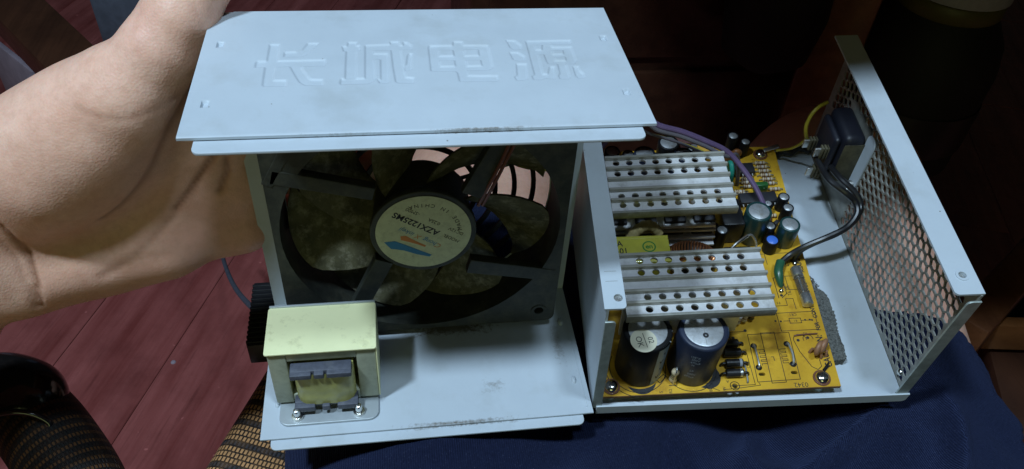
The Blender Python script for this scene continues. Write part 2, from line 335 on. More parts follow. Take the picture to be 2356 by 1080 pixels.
    def build(s, name, m, parent=None, smooth=35, label=None, uv=None):
        me = bpy.data.meshes.new(name); me.from_pydata([(x * S, y * S, z * S) for x, y, z in s.v], [], s.f)
        ms = m if isinstance(m, (list, tuple)) else [m]
        for x in ms: me.materials.append(M[x] if isinstance(x, str) else x)
        if len(ms) > 1: me.polygons.foreach_set('material_index', s.mi)
        me.shade_smooth()
        if smooth is not None and smooth < 180: me.set_sharp_from_angle(angle=math.radians(smooth))
        if uv is not None:
            l = me.uv_layers.new(name='uv'); co = [uv(s.v[lp.vertex_index]) for lp in me.loops]
            l.data.foreach_set('uv', [c for p in co for c in p])
        o = bpy.data.objects.new(name, me); COL.objects.link(o); o.parent = parent
        if label: o['label'] = label
        return o
def thing(name, label, cat, mtx=None, group=None):
    o = bpy.data.objects.new(name, None); o.empty_display_size = 0.01; COL.objects.link(o); o['label'] = label; o['category'] = cat
    if mtx is not None: o.matrix_world = mtx
    if group: o['group'] = group
    return o
def tag(o, label, cat, group=None):
    o['label'] = label; o['category'] = cat
    if group: o['group'] = group
    return o
def copy(o, parent, loc=None, rot=None):
    c = o.copy(); COL.objects.link(c); c.parent = parent
    if loc is not None: c.location = Vector(loc) * S
    if rot is not None: c.rotation_euler = rot
    return c
def circ(x, y, r, n=20, a0=0.0): return [(x + r * math.cos(a0 + 2 * PI * k / n), y + r * math.sin(a0 + 2 * PI * k / n)) for k in range(n)]
def rrect(x0, x1, y0, y1, r, n=4, corners=(1, 1, 1, 1)):
    """rounded rectangle, corners in the order x1y1, x0y1, x0y0, x1y0"""
    out = []
    for k, (cx, cy, a) in enumerate(((x1, y1, 0), (x0, y1, 1), (x0, y0, 2), (x1, y0, 3))):
        if not corners[k]: out.append((cx, cy)); continue
        mx, my = cx + (-r if cx == x1 else r), cy + (-r if cy == y1 else r)
        for j in range(n + 1): t = (a + j / n) * PI / 2; out.append((mx + r * math.cos(t), my + r * math.sin(t)))
    return out
def TR(x, y, z, rx=0, ry=0, rz=0): return Matrix.Translation((x, y, z)) @ Matrix.Rotation(rz, 4, 'Z') @ Matrix.Rotation(ry, 4, 'Y') @ Matrix.Rotation(rx, 4, 'X')
FRONT = Matrix(((1, 0, 0, 0), (0, 0, -1, 0), (0, 1, 0, 0), (0, 0, 0, 1)))   # plate x,y -> world x,z, its +z toward the viewer (-y)
SIDE = Matrix(((0, 0, 1, 0), (1, 0, 0, 0), (0, 1, 0, 0), (0, 0, 0, 1)))     # plate x,y -> y,z, its +z toward +x

def surface_nets(F, org, h):
    """closed surface f = 0 of a sampled field (negative inside)"""
    sgn = F < 0; nx, ny, nz_ = F.shape
    cnt = np.zeros((nx - 1, ny - 1, nz_ - 1)); acc = np.zeros(cnt.shape + (3,))
    c8 = [(i, j, k) for i in (0, 1) for j in (0, 1) for k in (0, 1)]
    sl = lambda o: (slice(o[0], nx - 1 + o[0]), slice(o[1], ny - 1 + o[1]), slice(o[2], nz_ - 1 + o[2]))
    for a in c8:
        for ax in range(3):
            if a[ax]: continue
            b = list(a); b[ax] = 1; fa, fb = F[sl(a)], F[sl(b)]; m = (fa < 0) != (fb < 0)
            t = np.where(m, fa / np.where(m, fa - fb, 1), 0); cnt += m
            for d in range(3): acc[..., d] += np.where(m, (t if d == ax else a[d]), 0)
    act = cnt > 0; idx = -np.ones(cnt.shape, int); idx[act] = np.arange(act.sum())
    base = np.argwhere(act); V = (base + acc[act] / cnt[act][:, None]) * h + np.array(org)
    Q = []
    for ax in range(3):
        o1, o2 = [(1, 2), (2, 0), (0, 1)][ax]
        lo = [slice(1, -1)] * 3; lo[ax] = slice(0, -1); hi = list(lo); hi[ax] = slice(1, None)
        a, b = sgn[tuple(lo)], sgn[tuple(hi)]; m = np.argwhere(a != b)
        st = a[a != b]; m = m + np.array([1 if d != ax else 0 for d in range(3)])
        e1 = np.eye(3, dtype=int)[o1]; e2 = np.eye(3, dtype=int)[o2]
        g = lambda p: idx[p[:, 0], p[:, 1], p[:, 2]]
        q = np.stack([g(m - e1 - e2), g(m - e2), g(m), g(m - e1)], 1)
        q[~st] = q[~st][:, ::-1]; Q.append(q)
    return V, np.concatenate(Q)
def cone_sdf(P, a, b, ra, rb):
    a = np.array(a, float); b = np.array(b, float); ba = b - a; t = np.clip(((P - a) @ ba) / (ba @ ba), 0, 1)
    return np.linalg.norm(P - a - t[..., None] * ba, axis=-1) - (ra + (rb - ra) * t)
def ell_sdf(P, c, r, rot=None):
    q = P - np.array(c, float)
    if rot is not None: q = q @ np.array(rot)
    r = np.array(r, float); k0 = np.linalg.norm(q / r, axis=-1); k1 = np.linalg.norm(q / (r * r), axis=-1)
    return k0 * (k0 - 1) / np.maximum(k1, 1e-9)
def smin(a, b, k):
    h = np.clip(0.5 + 0.5 * (b - a) / k, 0, 1); return b + (a - b) * h - k * h * (1 - h)
def field(lo, hi, h):
    ax = [np.arange(l, u + h, h) for l, u in zip(lo, hi)]; return np.stack(np.meshgrid(*ax, indexing='ij'), -1)
def poly_sdf(X, Y, poly):
    d = np.full(X.shape, 1e9); ins = np.zeros(X.shape, bool); n = len(poly)
    for i in range(n):
        (x0, y0), (x1, y1) = poly[i], poly[(i + 1) % n]; ex, ey = x1 - x0, y1 - y0
        t = np.clip(((X - x0) * ex + (Y - y0) * ey) / (ex * ex + ey * ey + 1e-12), 0, 1)
        d = np.minimum(d, np.hypot(X - x0 - t * ex, Y - y0 - t * ey))
        c = ((y0 > Y) != (y1 > Y)) & (X < (x1 - x0) * (Y - y0) / (y1 - y0 + 1e-12) + x0); ins ^= c
    return np.where(ins, -d, d)

# ================================================================== the upright cover with the fan
cover = thing('power_supply_cover', 'upright U shaped pale steel cover with embossed characters and a fan, gripped by a hand', 'power supply cover')
L, D, H = 140.0, 75.0, 151.5
# embossed characters: outlines on the top face (mm), pressed inward
def zz(o, pts):
    return pts
GLYPHS = [
 dict(fill=(((21.40, 51.39), (24.49, 51.29), (24.66, 41.18), (24.39, 37.13), (24.22, 29.28), (28.13, 29.11), (28.37, 25.72), (21.61, 26.01), (21.21, 26.87), (21.08, 37.25), (21.35, 41.30)), ((18.00, 39.84), (18.36, 40.87), (39.67, 40.85), (40.00, 39.24), (39.67, 37.21), (32.17, 37.27), (18.03, 37.15)), ((26.50, 46.22), (30.26, 46.32), (32.07, 47.68), (33.65, 51.72), (37.14, 51.61), (34.95, 46.87), (32.99, 43.65), (31.38, 43.10), (26.47, 43.28)), ((28.72, 37.41), (32.27, 37.49), (33.25, 34.11), (35.29, 29.67), (36.11, 29.12), (39.27, 28.98), (39.51, 25.65), (34.13, 25.89), (32.24, 27.87), (30.92, 31.15))), hole=[]),
 dict(fill=(((46.81, 51.89), (49.62, 51.80), (49.63, 29.07), (46.20, 29.21), (46.29, 46.00)), ((44.92, 49.17), (50.72, 49.70), (50.85, 46.56), (45.45, 46.03)), ((44.95, 29.18), (52.15, 29.18), (55.49, 29.04), (54.90, 27.33), (53.52, 25.98), (45.01, 25.83), (44.66, 26.70)), ((52.42, 49.65), (60.86, 50.10), (63.91, 49.27), (67.85, 49.14), (67.86, 46.46), (61.14, 46.35), (55.31, 46.26), (55.49, 28.82), (52.38, 28.95)), ((55.05, 44.17), (59.63, 44.01), (59.95, 42.21), (59.71, 26.91), (59.23, 25.99), (56.94, 26.08), (56.29, 28.35), (57.32, 28.31), (57.40, 40.20), (56.93, 40.68), (55.02, 40.75)), ((60.78, 51.83), (63.50, 51.75), (64.04, 49.26), (64.66, 36.01), (65.00, 32.39), (65.11, 29.29), (67.66, 28.75), (67.52, 25.71), (62.68, 25.92), (61.90, 26.82), (61.32, 35.24), (60.91, 46.94)), ((65.22, 51.29), (66.21, 51.26), (67.95, 48.64), (67.86, 46.46), (64.80, 46.56)), ((66.89, 43.76), (67.84, 43.34), (67.22, 33.65), (65.01, 32.84), (64.66, 36.01), (65.64, 36.89), (66.23, 42.45))), hole=[]),
 dict(fill=(((73.82, 48.70), (81.67, 48.68), (82.13, 51.25), (85.15, 51.16), (85.30, 48.66), (93.60, 48.39), (93.71, 34.43), (93.21, 33.30), (91.64, 32.32), (85.38, 32.48), (85.08, 29.35), (94.49, 28.96), (94.58, 26.74), (94.09, 25.66), (82.40, 25.94), (82.08, 26.39), (81.80, 31.27), (81.28, 32.19), (73.67, 32.40), (73.35, 32.96), (73.38, 47.49)),),
   hole=(((76.73, 45.82), (81.55, 45.65), (81.61, 41.90), (76.70, 41.84)), ((85.28, 45.72), (90.15, 45.70), (89.99, 41.84), (85.17, 41.77)), ((76.63, 39.02), (81.50, 39.07), (81.55, 35.36), (76.61, 35.32)), ((85.40, 39.02), (90.18, 38.98), (90.28, 35.39), (85.40, 35.21)))),
 dict(fill=(((100.37, 51.58), (103.28, 51.24), (105.11, 47.91), (104.88, 45.44), (102.19, 45.29), (101.10, 46.55)), ((100.42, 43.40), (103.30, 43.29), (105.17, 40.57), (105.03, 37.96), (102.64, 37.82), (101.04, 38.82)), ((101.76, 35.97), (105.08, 35.85), (103.96, 26.79), (102.61, 25.87), (100.46, 25.96), (100.04, 28.06), (101.04, 29.14)), ((107.09, 50.86), (122.76, 51.13), (122.70, 48.74), (115.50, 48.47), (110.04, 48.25), (109.78, 45.03), (112.07, 44.95), (112.44, 41.86), (110.03, 41.85), (109.61, 29.46), (111.19, 29.40), (112.55, 33.70), (114.15, 33.63), (112.99, 26.41), (111.42, 26.47), (110.05, 26.98), (108.68, 26.06), (106.03, 26.17), (105.76, 28.27), (106.78, 29.35)), ((112.54, 48.57), (115.51, 48.57), (115.68, 46.56), (122.28, 46.59), (122.21, 37.09), (121.26, 35.47), (115.60, 35.45), (112.29, 35.81), (112.06, 38.89), (111.96, 42.02), (111.81, 44.96)), ((115.56, 35.92), (118.43, 35.81), (118.13, 27.09), (117.23, 26.23), (114.81, 26.33), (114.52, 28.13), (115.34, 29.91)), ((120.39, 33.62), (122.18, 33.79), (122.12, 31.01), (123.11, 29.14), (122.89, 26.89), (120.97, 26.52), (120.26, 27.90))),
   hole=(((115.16, 44.35), (119.16, 44.46), (118.83, 42.02), (115.07, 41.91)), ((115.28, 39.97), (119.11, 40.07), (118.91, 37.68), (115.08, 37.73))))]
DIMPLES = [(5.7, 51.9), (5.6, 17.0), (134.8, 52.2), (134.7, 17.7)]
def top_panel():
    hx = 0.31; nx, ny = int(L / hx), int(D / hx)
    xs = np.linspace(0.0, L, nx + 1); ys = np.linspace(0.0, D - 0.4, ny + 1); X, Y = np.meshgrid(xs, ys, indexing='ij')
    Z = np.zeros(X.shape); own = -np.ones(X.shape, int); ss = lambda t: t * t * (3 - 2 * t)
    for gi, g in enumerate(GLYPHS):
        pts = np.array([q for p in g['fill'] for q in p]); a, b = pts.min(0) - 3, pts.max(0) + 3
        i0, i1 = np.searchsorted(xs, (a[0], b[0])); j0, j1 = np.searchsorted(ys, (a[1], b[1])); sub = (slice(i0, i1), slice(j0, j1))
        d = np.full(X[sub].shape, 1e9)
        for p in g['fill']: d = np.minimum(d, poly_sdf(X[sub], Y[sub], p))
        for p in g['hole']: d = np.maximum(d, -poly_sdf(X[sub], Y[sub], p))
        Z[sub] -= 0.46 * ss(np.clip((0.27 - d) / 0.54, 0, 1)); own[sub] = np.where(d < 0.5, gi, own[sub])
    for k, (dx, dy) in enumerate(DIMPLES):
        d = np.maximum(np.abs(X - dx) * 1.15 - 1.1, np.abs(Y - dy) - 1.5); Z -= 1.5 * ss(np.clip((0.45 - d) / 1.1, 0, 1)) * np.clip(0.75 + (X - dx) * (0.3 if k > 1 else -0.3), 0, 1.2)
    Z += 0.25 * np.sin(X / 140 * PI) * np.sin(Y / 75 * PI) - 1.0 * np.clip((1.0 - Y) / 1.0, 0, 1) ** 2 * 0.5
    # chamfered back left corner and rounded fold at the back
    keep = (X - 8.5) / 8.5 + (Y - (D - 8)) / 8 * 1.0
    idx = lambda i, j: i * (ny + 1) + j
    V = np.stack([X, Y, Z + H], -1).reshape(-1, 3)
    parts = {k: MB() for k in range(-1, 4)}
    ci = own[:-1, :-1]; ci = np.maximum.reduce([own[:-1, :-1], own[1:, :-1], own[:-1, 1:], own[1:, 1:]])
    drop = (X[:-1, :-1] / 8.0 + (D - Y[:-1, :-1]) / 8.0) < 1.0
    for k in range(-1, 4):
        ii, jj = np.nonzero((ci == k) & ~drop)
        q = np.stack([ii * (ny + 1) + jj, (ii + 1) * (ny + 1) + jj, (ii + 1) * (ny + 1) + jj + 1, ii * (ny + 1) + jj + 1], 1)
        u, inv = np.unique(q, return_inverse=True); inv = inv.reshape(q.shape)
        parts[k].add(V[u].tolist(), inv.tolist())
    # underside and rims of the sheet
    t = 0.9
    out = [(0, 0), (L, 0), (L, D - 0.4), (8, D - 0.4), (0, D - 8)]
    n = len(out); b = parts[-1]
    b.add([(x, y, H - t) for x, y in out] , [tuple(range(n))[::-1]])
    for i in range(n):
        (x0, y0), (x1, y1) = out[i], out[(i + 1) % n]
        b.add([(x0, y0, H - t), (x1, y1, H - t), (x1, y1, H - 0.02), (x0, y0, H - 0.02)], [(0, 1, 2, 3)])
    o = b.build('top_panel', 'paint_top', cover)
    for k in range(4): parts[k].build('embossed_character', 'paint_top', o, smooth=60)
    MB().plate(rrect(4.6, 135.6, -5.4, 2, 2.2, corners=(0, 0, 1, 1)), [], H - 2.3, H - 1.3, bev=0.2).build('front_lip', 'paint_top', o)
    return o
top_panel()
# bottom face with its lip, dimples and the slot edges
b = MB(); b.plate([(0, 0), (L, 0), (L, D), (0, D)], [], -0.9, 0.0, bev=0.15)
bottom = b.build('bottom_panel', 'paint_bottom', cover)
MB().plate(rrect(4.2, 135.4, -4.4, 2, 2.4, corners=(0, 0, 1, 1)), [], -2.3, -1.3, bev=0.2).build('front_lip', 'paint_bottom', bottom)
for x, y in ((134.8, 52), (134.7, 17.7), (5.6, 17.0)):
    MB().lathe([(1.5, 0), (1.3, 0.7), (0.7, 1.2)], 12, TR(x, y, -0.05) @ Matrix.Diagonal((0.75, 1.5, 1, 1))).build('dimple', 'paint', bottom, smooth=80)
MB().box(137.4, 138.0, 3, 70, 0.005, 0.35, 0.1).build('pressed_rib', 'paint', bottom)
# fan face at the back
FC = (70.5, 64.5)
fanpanel = MB().plate([(0, 0), (L, 0), (L, H - 0.5), (0, H - 0.5)], [circ(*FC, 57, 64)] + [circ(FC[0] + sx * 52.5, FC[1] + sy * 52.5, 2.2, 14) for sx in (-1, 1) for sy in (-1, 1)], 0, 0.9, Matrix.Translation((0, D, 0)) @ FRONT, bev=0.1).build('fan_panel', 'paint', cover)
def ring_mb(r, wd, y, th=1.2):
    return MB().plate(circ(*FC, r + wd / 2, 72), [circ(*FC, r - wd / 2, 72)], 0, th, Matrix.Translation((0, y + th, 0)) @ FRONT)
for r in (16, 24.5, 33, 41.5, 50): ring_mb(r, 2.1, D + 1.0).build('guard_ring', 'black', fanpanel)
for a in (18, 108, 198, 288):
    c, s_ = math.cos(math.radians(a)), math.sin(math.radians(a))
    MB().tube([(FC[0] + c * 14, D + 2.9, FC[1] + s_ * 14), (FC[0] + c * 58, D + 2.9, FC[1] + s_ * 58)], 0.9, 8, smooth=0).build('guard_spoke', 'black', fanpanel)
# the fan
y0 = D - 25.0
f = MB()
sq = rrect(FC[0] - 60, FC[0] + 60, FC[1] - 60, FC[1] + 60, 4, 4)
mh = [circ(FC[0] + sx * 52.5, FC[1] + sy * 52.5, 2.2, 14) for sx in (-1, 1) for sy in (-1, 1)]
f.plate(sq, [circ(*FC, 57.3, 72)] + mh, 0, 3.4, Matrix.Translation((0, y0 + 3.4, 0)) @ FRONT, bev=0.3)
f.plate(sq, [circ(*FC, 57.3, 72)] + mh, 0, 3.4, Matrix.Translation((0, D - 0.15, 0)) @ FRONT, bev=0.2)
f.plate(circ(*FC, 59.3, 72), [circ(*FC, 57.3, 72)], 0, 18.6, Matrix.Translation((0, D - 3.3, 0)) @ FRONT)
fan = f.build('cooling_fan', 'fan_black', cover)
for sx in (-1, 1):
    for sy in (-1, 1):   # screw sleeves between the two flanges
        MB().plate(circ(FC[0] + sx * 52.5, FC[1] + sy * 52.5, 4.2, 18), [circ(FC[0] + sx * 52.5, FC[1] + sy * 52.5, 2.2, 14)], 0, 19, Matrix.Translation((0, D - 3.2, 0)) @ FRONT).build('screw_sleeve', 'fan_black', fan)
        MB().plate(circ(FC[0] + sx * 52.5, FC[1] + sy * 52.5, 3.6, 18), [circ(FC[0] + sx * 52.5, FC[1] + sy * 52.5, 2.25, 14)], 0, 0.6, Matrix.Translation((0, y0 + 0.2, 0)) @ FRONT).build('hole_collar', 'fan_black', fan)
def strut(a, b, w0, w1):
    a, b = Vector(a), Vector(b); d = (b - a).normalized(); n = Vector((-d.y, d.x))
    MB().plate([tuple(a + n * w0 / 2), tuple(a - n * w0 / 2), tuple(b - n * w1 / 2), tuple(b + n * w1 / 2)], [], 0, 4.5, Matrix.Translation((0, y0 + 4.2, 0)) @ FRONT, bev=0.5).build('strut', 'fan_black', fan)
strut((51, 86.5), (14, 96.8), 5.2, 6); strut((53.5, 49), (38, 14), 7, 6.4); strut((90, 43.5), (127.5, 35), 7, 6); strut((90, 84), (104, 115), 7.5, 7)
strut((28, 122), (12, 93), 3.6, 3.2)
MB().plate(circ(*FC, 21.4, 56), [], 0, 3.2, Matrix.Translation((0, y0 + 3.5, 0)) @ FRONT, bev=0.6).build('motor_mount', 'fan_black', fan)
MB().lathe([(20, 0), (20.5, 1), (20.5, 17), (19, 18.5)], 40, TR(FC[0], y0 + 23, FC[1], rx=PI / 2)).build('hub', 'fan_black', fan)
def blade(a_deg):
    m = MB(); nr, na = 8, 10; vs = []; 
    for i in range(nr + 1):
        r = 19.5 + (55.6 - 19.5) * i / nr; sw = -36 * (i / nr); half = 18 + 2.5 * (i / nr)
        for j in range(na + 1):
            u = j / na * 2 - 1; rr = r - (2.0 * abs(u) ** 3 if i == nr else 0); a = math.radians(a_deg + sw + u * half)
            y = y0 + 14 - 7.0 * u * (1 - 0.15 * i / nr) - 1.4 * (1 - u * u)
            vs.append((FC[0] + rr * math.cos(a), y, FC[1] + rr * math.sin(a)))
    k = len(vs); vs += [(x, y + 1.3, z) for x, y, z in vs]; fs = []; W1 = na + 1
    for i in range(nr):
        for j in range(na):
            q = (i * W1 + j, i * W1 + j + 1, (i + 1) * W1 + j + 1, (i + 1) * W1 + j); fs.append(q); fs.append(tuple(x + k for x in q[::-1]))
    rim = [j for j in range(W1)] + [i * W1 + na for i in range(1, nr + 1)] + [nr * W1 + j for j in range(na - 1, -1, -1)] + [i * W1 for i in range(nr - 1, 0, -1)]
    for p, q in zip(rim, rim[1:] + rim[:1]): fs.append((q, p, p + k, q + k))
    m.add(vs, fs).build('blade', 'blade', fan, smooth=50)
for k in range(7): blade(68 + k * 360 / 7)
# label on the motor
MB().plate(circ(*FC, 19.7, 64), [], 0, 0.12, Matrix.Translation((0, y0 + 0.2, 0)) @ FRONT).build('label', 'label', fan)
LM = Matrix.Translation((FC[0], y0 + 0.03, FC[1])) @ FRONT @ Matrix.Rotation(math.radians(147.5), 4, 'Z')
def at(u, v, r=0): return LM @ Matrix.Translation((u, v, 0)) @ Matrix.Rotation(r, 4, 'Z')
m = MB(); m.text('MODEL', 2.3, at(-11.6, -3.0)); m.text('AZX1225MS', 4.1, at(5.3, -2.8), bold=0.1)
m.text('DC12V', 2.3, at(-11.2, -7.3)); m.text('0.25A', 2.3, at(-0.5, -7.4)); m.text('-SM00', 2.5, at(9.9, -7.8))
for i, ch in enumerate('MADE IN CHINA'):
    a = math.radians(-90 + (i - 6) * 8.6); m.text(ch, 2.6, at(15.0 * math.cos(a) , 15.0 * math.sin(a), a + PI / 2))
m.build('lettering', 'ink', fan)
m = MB(); m.text('hong', 3.2, at(-4.9, 2.9), shear=0.25); m.text('inkeji', 3.2, at(6.4, 2.7), shear=0.25); m.build('lettering', 'ink_blue', fan)
m = MB(); m.text('C', 3.4, at(-9.3, 3.2), shear=0.3); m.text('X', 3.2, at(0.7, 2.9), shear=0.3)
m.plate([(-4.6, 5.6), (1, 5.4), (5.6, 4.9), (7.4, 6.2), (6.2, 7.9), (2.5, 7.2), (-1, 6.7), (-4.6, 6.5)], [], 0, 0.04, LM); m.build('orange_mark', 'ink_orange', fan)
m = MB(); m.plate([(-9.6, 9.0), (-4, 9.2), (2, 9.3), (8, 9.6), (11.6, 12.3), (7.2, 14.2), (5.8, 13.6), (2, 12.4), (-3.5, 11.8), (-9.2, 10.4)], [], 0, 0.04, LM); m.build('blue_mark', 'ink_blue', fan)
for k, dx in enumerate((-1.0, 0.8)):
    MB().tube([(94 + dx, y0 + 2.6, 76), (98 + dx, y0 - 0.6, 90), (103 + dx, y0 - 0.8, 104), (109 + dx * 1.5, y0 + 0.5, 120), (112, y0 + 3, 126)], 0.75, 8).build('fan_wire', 'wire_red', fan)

# iron-core choke on the bottom face
TZ = 2.4
m = MB(); m.plate(rrect(7.3, 48, 5.2, 46, 4, 5), [circ(14.5, 8.6, 1.6, 14), circ(40, 8.6, 1.6, 14)], 0.15, 1.3, bev=0.2)
choke = MB()
choke.box(6, 13.2, 15.2, 38.4, 3, 35.2, 0.5); choke.box(40.8, 48.6, 15.2, 38.4, 3, 35.2, 0.5)
choke.box(13.2, 40.8, 15.5, 38.1, 29.8, 35.15, 0.4); choke.box(13.2, 40.8, 15.5, 38.1, 2.4, 8.0, 0.4); choke.box(14, 40, 25, 29, 7, 31, 0.3)
tr = choke.build('transformer', 'shell', cover, label='square iron transformer with yellow green lid, bolted to the bottom panel')
MB().plate(rrect(7.3, 48, 5.2, 46, 4, 5), [], 0.15, 1.4, bev=0.2).build('mounting_plate', 'plate_zinc', tr)
m = MB(); m.plate(rrect(5.4, 48.9, 14.6, 38.9, 0.8, 3), [], 35.25, 36.2, bev=0.25); m.box(48.72, 49.2, 14.9, 38.7, 4, 35.2, 0.1)
m.build('lid', 'lid', tr)
MB().box(5.6, 48.9, 38.95, 39.9, 30, 37.0, 0.2).build('lid_flange', 'plate_zinc', tr)
for x, y, r in ((44.6, 17.2, 2.0), (46.8, 37.0, 1.2)): MB().plate(circ(x, y, r, 20), [circ(x, y, r - 0.16, 20)], 36.2, 36.26).build('pressed_circle', 'lid', tr)
m = MB()
for x0, x1 in ((14.6, 23.0), (24.0, 28.0), (29.0, 38.8)): m.box(x0, x1, 8.2, 15, 26.6, 29.4, 0.5)
m.box(14.6, 38.8, 10.2, 15, 26.8, 29.55, 0.5); m.build('bobbin_flange', 'bobbin', tr)
m = MB()
for x0, x1 in ((14.0, 22.4), (25.2, 28.4), (31.4, 40.0)): m.box(x0, x1, 8.6, 15, 4.4, 7.6, 0.5)
m.box(14.0, 40.0, 11.0, 15.3, 4.9, 7.9, 0.5); m.build('bobbin_flange', 'bobbin', tr)
def coil():
    n, k = 20, 14; vs = []; fs = []
    for i in range(n + 1):
        u = i / n; x = 15.2 + 24.2 * u
        for j in range(k + 1):
            v = j / k; z = 7.2 + 20.2 * v
            y = 15 - 5.2 * (1 - abs(2 * u - 1) ** 4) ** 0.5 * (0.93 + 0.07 * math.sin(v * PI)) + 0.35 * noise.noise((x * 0.3, z * 0.25, 1)); vs.append((x, y, z))
    for i in range(n):
        for j in range(k): a = i * (k + 1) + j; fs.append((a, a + k + 1, a + k + 2, a + 1))
    MB().add(vs, fs).box(15.4, 39.2, 14.2, 38, 7.4, 27.2).build('coil', 'tape_coil', tr, smooth=60)
coil()
for x in (14.6, 40.0): MB().lathe([(2.5, 0), (2.4, 1.2), (1.5, 1.3), (1.45, 4.4), (1.2, 5.0), (0.7, 5.3)], 18, TR(x, 8.6, 1.4)).build('rivet', 'chrome', tr)

# ================================================================== the tray with the circuit board
TM = Matrix(((0.992447, 0.08647, -0.087015, 0.142096), (-0.098314, 0.984885, -0.142601, 0.006882), (0.073369, 0.150079, 0.985948, -0.006295), (0, 0, 0, 1)))
tray = thing('power_supply_tray', 'open pale steel tray with yellow circuit board, finned heat sinks and a honeycomb side wall', 'power supply', TM)
TW, TD, TH = 139.7, 154.0, 78.5
m = MB(); m.box(0.6, TW - 0.6, 0, TD, -0.6, 0.4, 0.15); fl = m.build('floor_panel', 'paint_tray', tray)
MB().plate(rrect(1.5, TW + 1.5, -3.6, 2.4, 2.0, corners=(0, 0, 0, 1)), [], 0, 1.0, Matrix.Translation((0, -0.5, 0)) @ FRONT, bev=0.25).build('front_lip', 'paint_tray', fl)
# left wall
m = MB(); m.plate([(0.2, -0.6), (TD, -0.6), (TD, TH), (0.2, TH)], [rrect(100, 130, 22, 42, 6)], -0.5, 0.5, SIDE, bev=0.2); lw = m.build('left_panel', 'paint_tray', tray)
m = MB(); m.plate(rrect(-1.3, 7.0, 0.2, TD, 1.6, corners=(0, 0, 0, 1)), [circ(4.3, 5.0, 1.7, 16)], TH + 0.02, TH + 1.0, bev=0.2)
m.build('top_flange', 'paint_tray', lw)
MB().plate(rrect(-0.4, 3.5, 0.5, 71.4, 1.6, corners=(1, 0, 0, 0)), [], -0.05, 0.8, FRONT, bev=0.15).build('front_flange', 'zinc', lw)
for y in (12.6, 17.2): MB().box(0.4, 5.0, y - 0.08, y + 0.08, TH + 1.0, TH + 1.04).build('scratch', 'alu_dirty', lw)
# right wall: honeycomb sheet cut with real holes
def hexes():
    out = []; p = 4.9; row = 4.24; r = 2.25
    for j in range(40):
        y = 7.0 + j * row
        for i in range(16):
            z = 3.6 + i * p + (p / 2 if j % 2 else 0)
            if y > TD - 5 or z > 74.5 or (y < 9 and z > 68): continue
            if z > 71.8 and y < 8: continue
            if 98 < y < 134 and z < 59: continue          # blank steel round the mains socket
            if y >= 134 and z < 36: continue
            out.append([(y + r * 1.04 * math.cos(a), z + r * math.sin(a)) for a in (0, PI / 3, 2 * PI / 3, PI, 4 * PI / 3, 5 * PI / 3)])
    return out
m = MB(); m.plate([(0.2, -0.6), (TD, -0.6), (TD, TH), (0.2, TH)], hexes(), -0.4, 0.4, Matrix.Translation((TW, 0, 0)) @ SIDE)
rw = m.build('honeycomb_panel', 'mesh_steel', tray, smooth=20)
m = MB(); m.plate(rrect(TW - 10.2, TW + 1.0, 0.6, TD, 1.8, corners=(0, 0, 1, 0)), [circ(TW - 4.5, 9.2, 1.5, 16)], TH + 0.02, TH + 1.0, bev=0.2)
m.plate(circ(TW - 4.5, 9.2, 2.5, 20), [circ(TW - 4.5, 9.2, 1.5, 16)], TH + 1.0, TH + 1.35, bev=0.1); m.build('top_flange', 'paint_tray', rw)
MB().plate(rrect(TW - 4.2, TW + 0.7, 0.5, 75.6, 1.6, corners=(0, 1, 0, 0)), [], -0.05, 0.8, FRONT, bev=0.15).build('front_flange', 'zinc', rw)
MB().lathe([(1.7, 0), (1.6, 0.8), (0.8, 1.5)], 14, TR(TW - 0.5, 8.0, 6.0, ry=-PI / 2)).build('rivet', 'chrome', rw, smooth=70)
MB().lathe([(1.0, -3.0), (1.6, -2.8), (1.6, 0)], 14, TR(4.3, 5.0, TH)).build('screw_nut', 'solder', lw)
MB().lathe([(0.9, -3.0), (1.45, -2.8), (1.45, 0)], 14, TR(TW - 4.5, 9.2, TH)).build('screw_nut', 'solder', rw)

# ---- the board
BZ = 9.4
BO = [(2.0, -0.1), (109.2, 0.5), (112.0, 73), (115.6, 148.8), (2.0, 148.8)]
holes = [circ(51.0, 3.0, 0.9, 10), circ(62.1, 2.3, 1.1, 10), circ(75.7, 7.7, 0.01, 4)]
holes = [circ(51.2, 3.0, 0.9, 10), circ(62.4, 2.6, 1.2, 12), rrect(74.2, 77.2, 7.0, 8.6, 0.7, 2), rrect(88.8, 91.8, 7.2, 8.8, 0.7, 2)]
m = MB(); m.plate(BO, holes, BZ - 1.5, BZ); board = m.build('circuit_board', 'pcb', tray, smooth=20)
MB().line([(2.2, -0.25), (109.0, 0.35)], 0.25, BZ - 1.45, 1.35).build('board_edge', 'pcb_edge', board)
ln = MB(); z = BZ + 0.01
def L_(pts, wd=0.22, closed=False): ln.line(pts, wd * 1.35, z, 0.03, closed=closed)
L_([(73.8, 28.4), (93.2, 28.8), (92.2, 4.6), (73.0, 4.0)], closed=True)
L_([(80.0, 29.0), (86.4, 29.2), (85.6, 3.4), (79.2, 3.2)], closed=True)
for sx, x0 in ((1, 76.6), (-1, 89.6)):
    zig = [(x0, 20.2)]
    for k in range(4): zig += [(x0 + sx * 2.9, 20.2 - k * 2.0), (x0 + sx * 2.9, 19.0 - k * 2.0), (x0 + sx * 0.4, 19.0 - k * 2.0), (x0 + sx * 0.4, 18.2 - k * 2.0)]
    L_(zig, 0.2)
L_([(90.0, 39.4), (90.0, 29.6), (107.4, 29.8), (108.2, 39.6)], 0.22); L_([(88.4, 39.4), (108.6, 39.8)], 0.22)
L_([(92.4, 35.0), (95.2, 35.0)], 0.2); L_([(95.2, 33.7), (95.2, 36.3), (100.6, 36.3), (100.6, 33.7)], 0.22, True); L_([(100.6, 35), (104.6, 35)], 0.2)
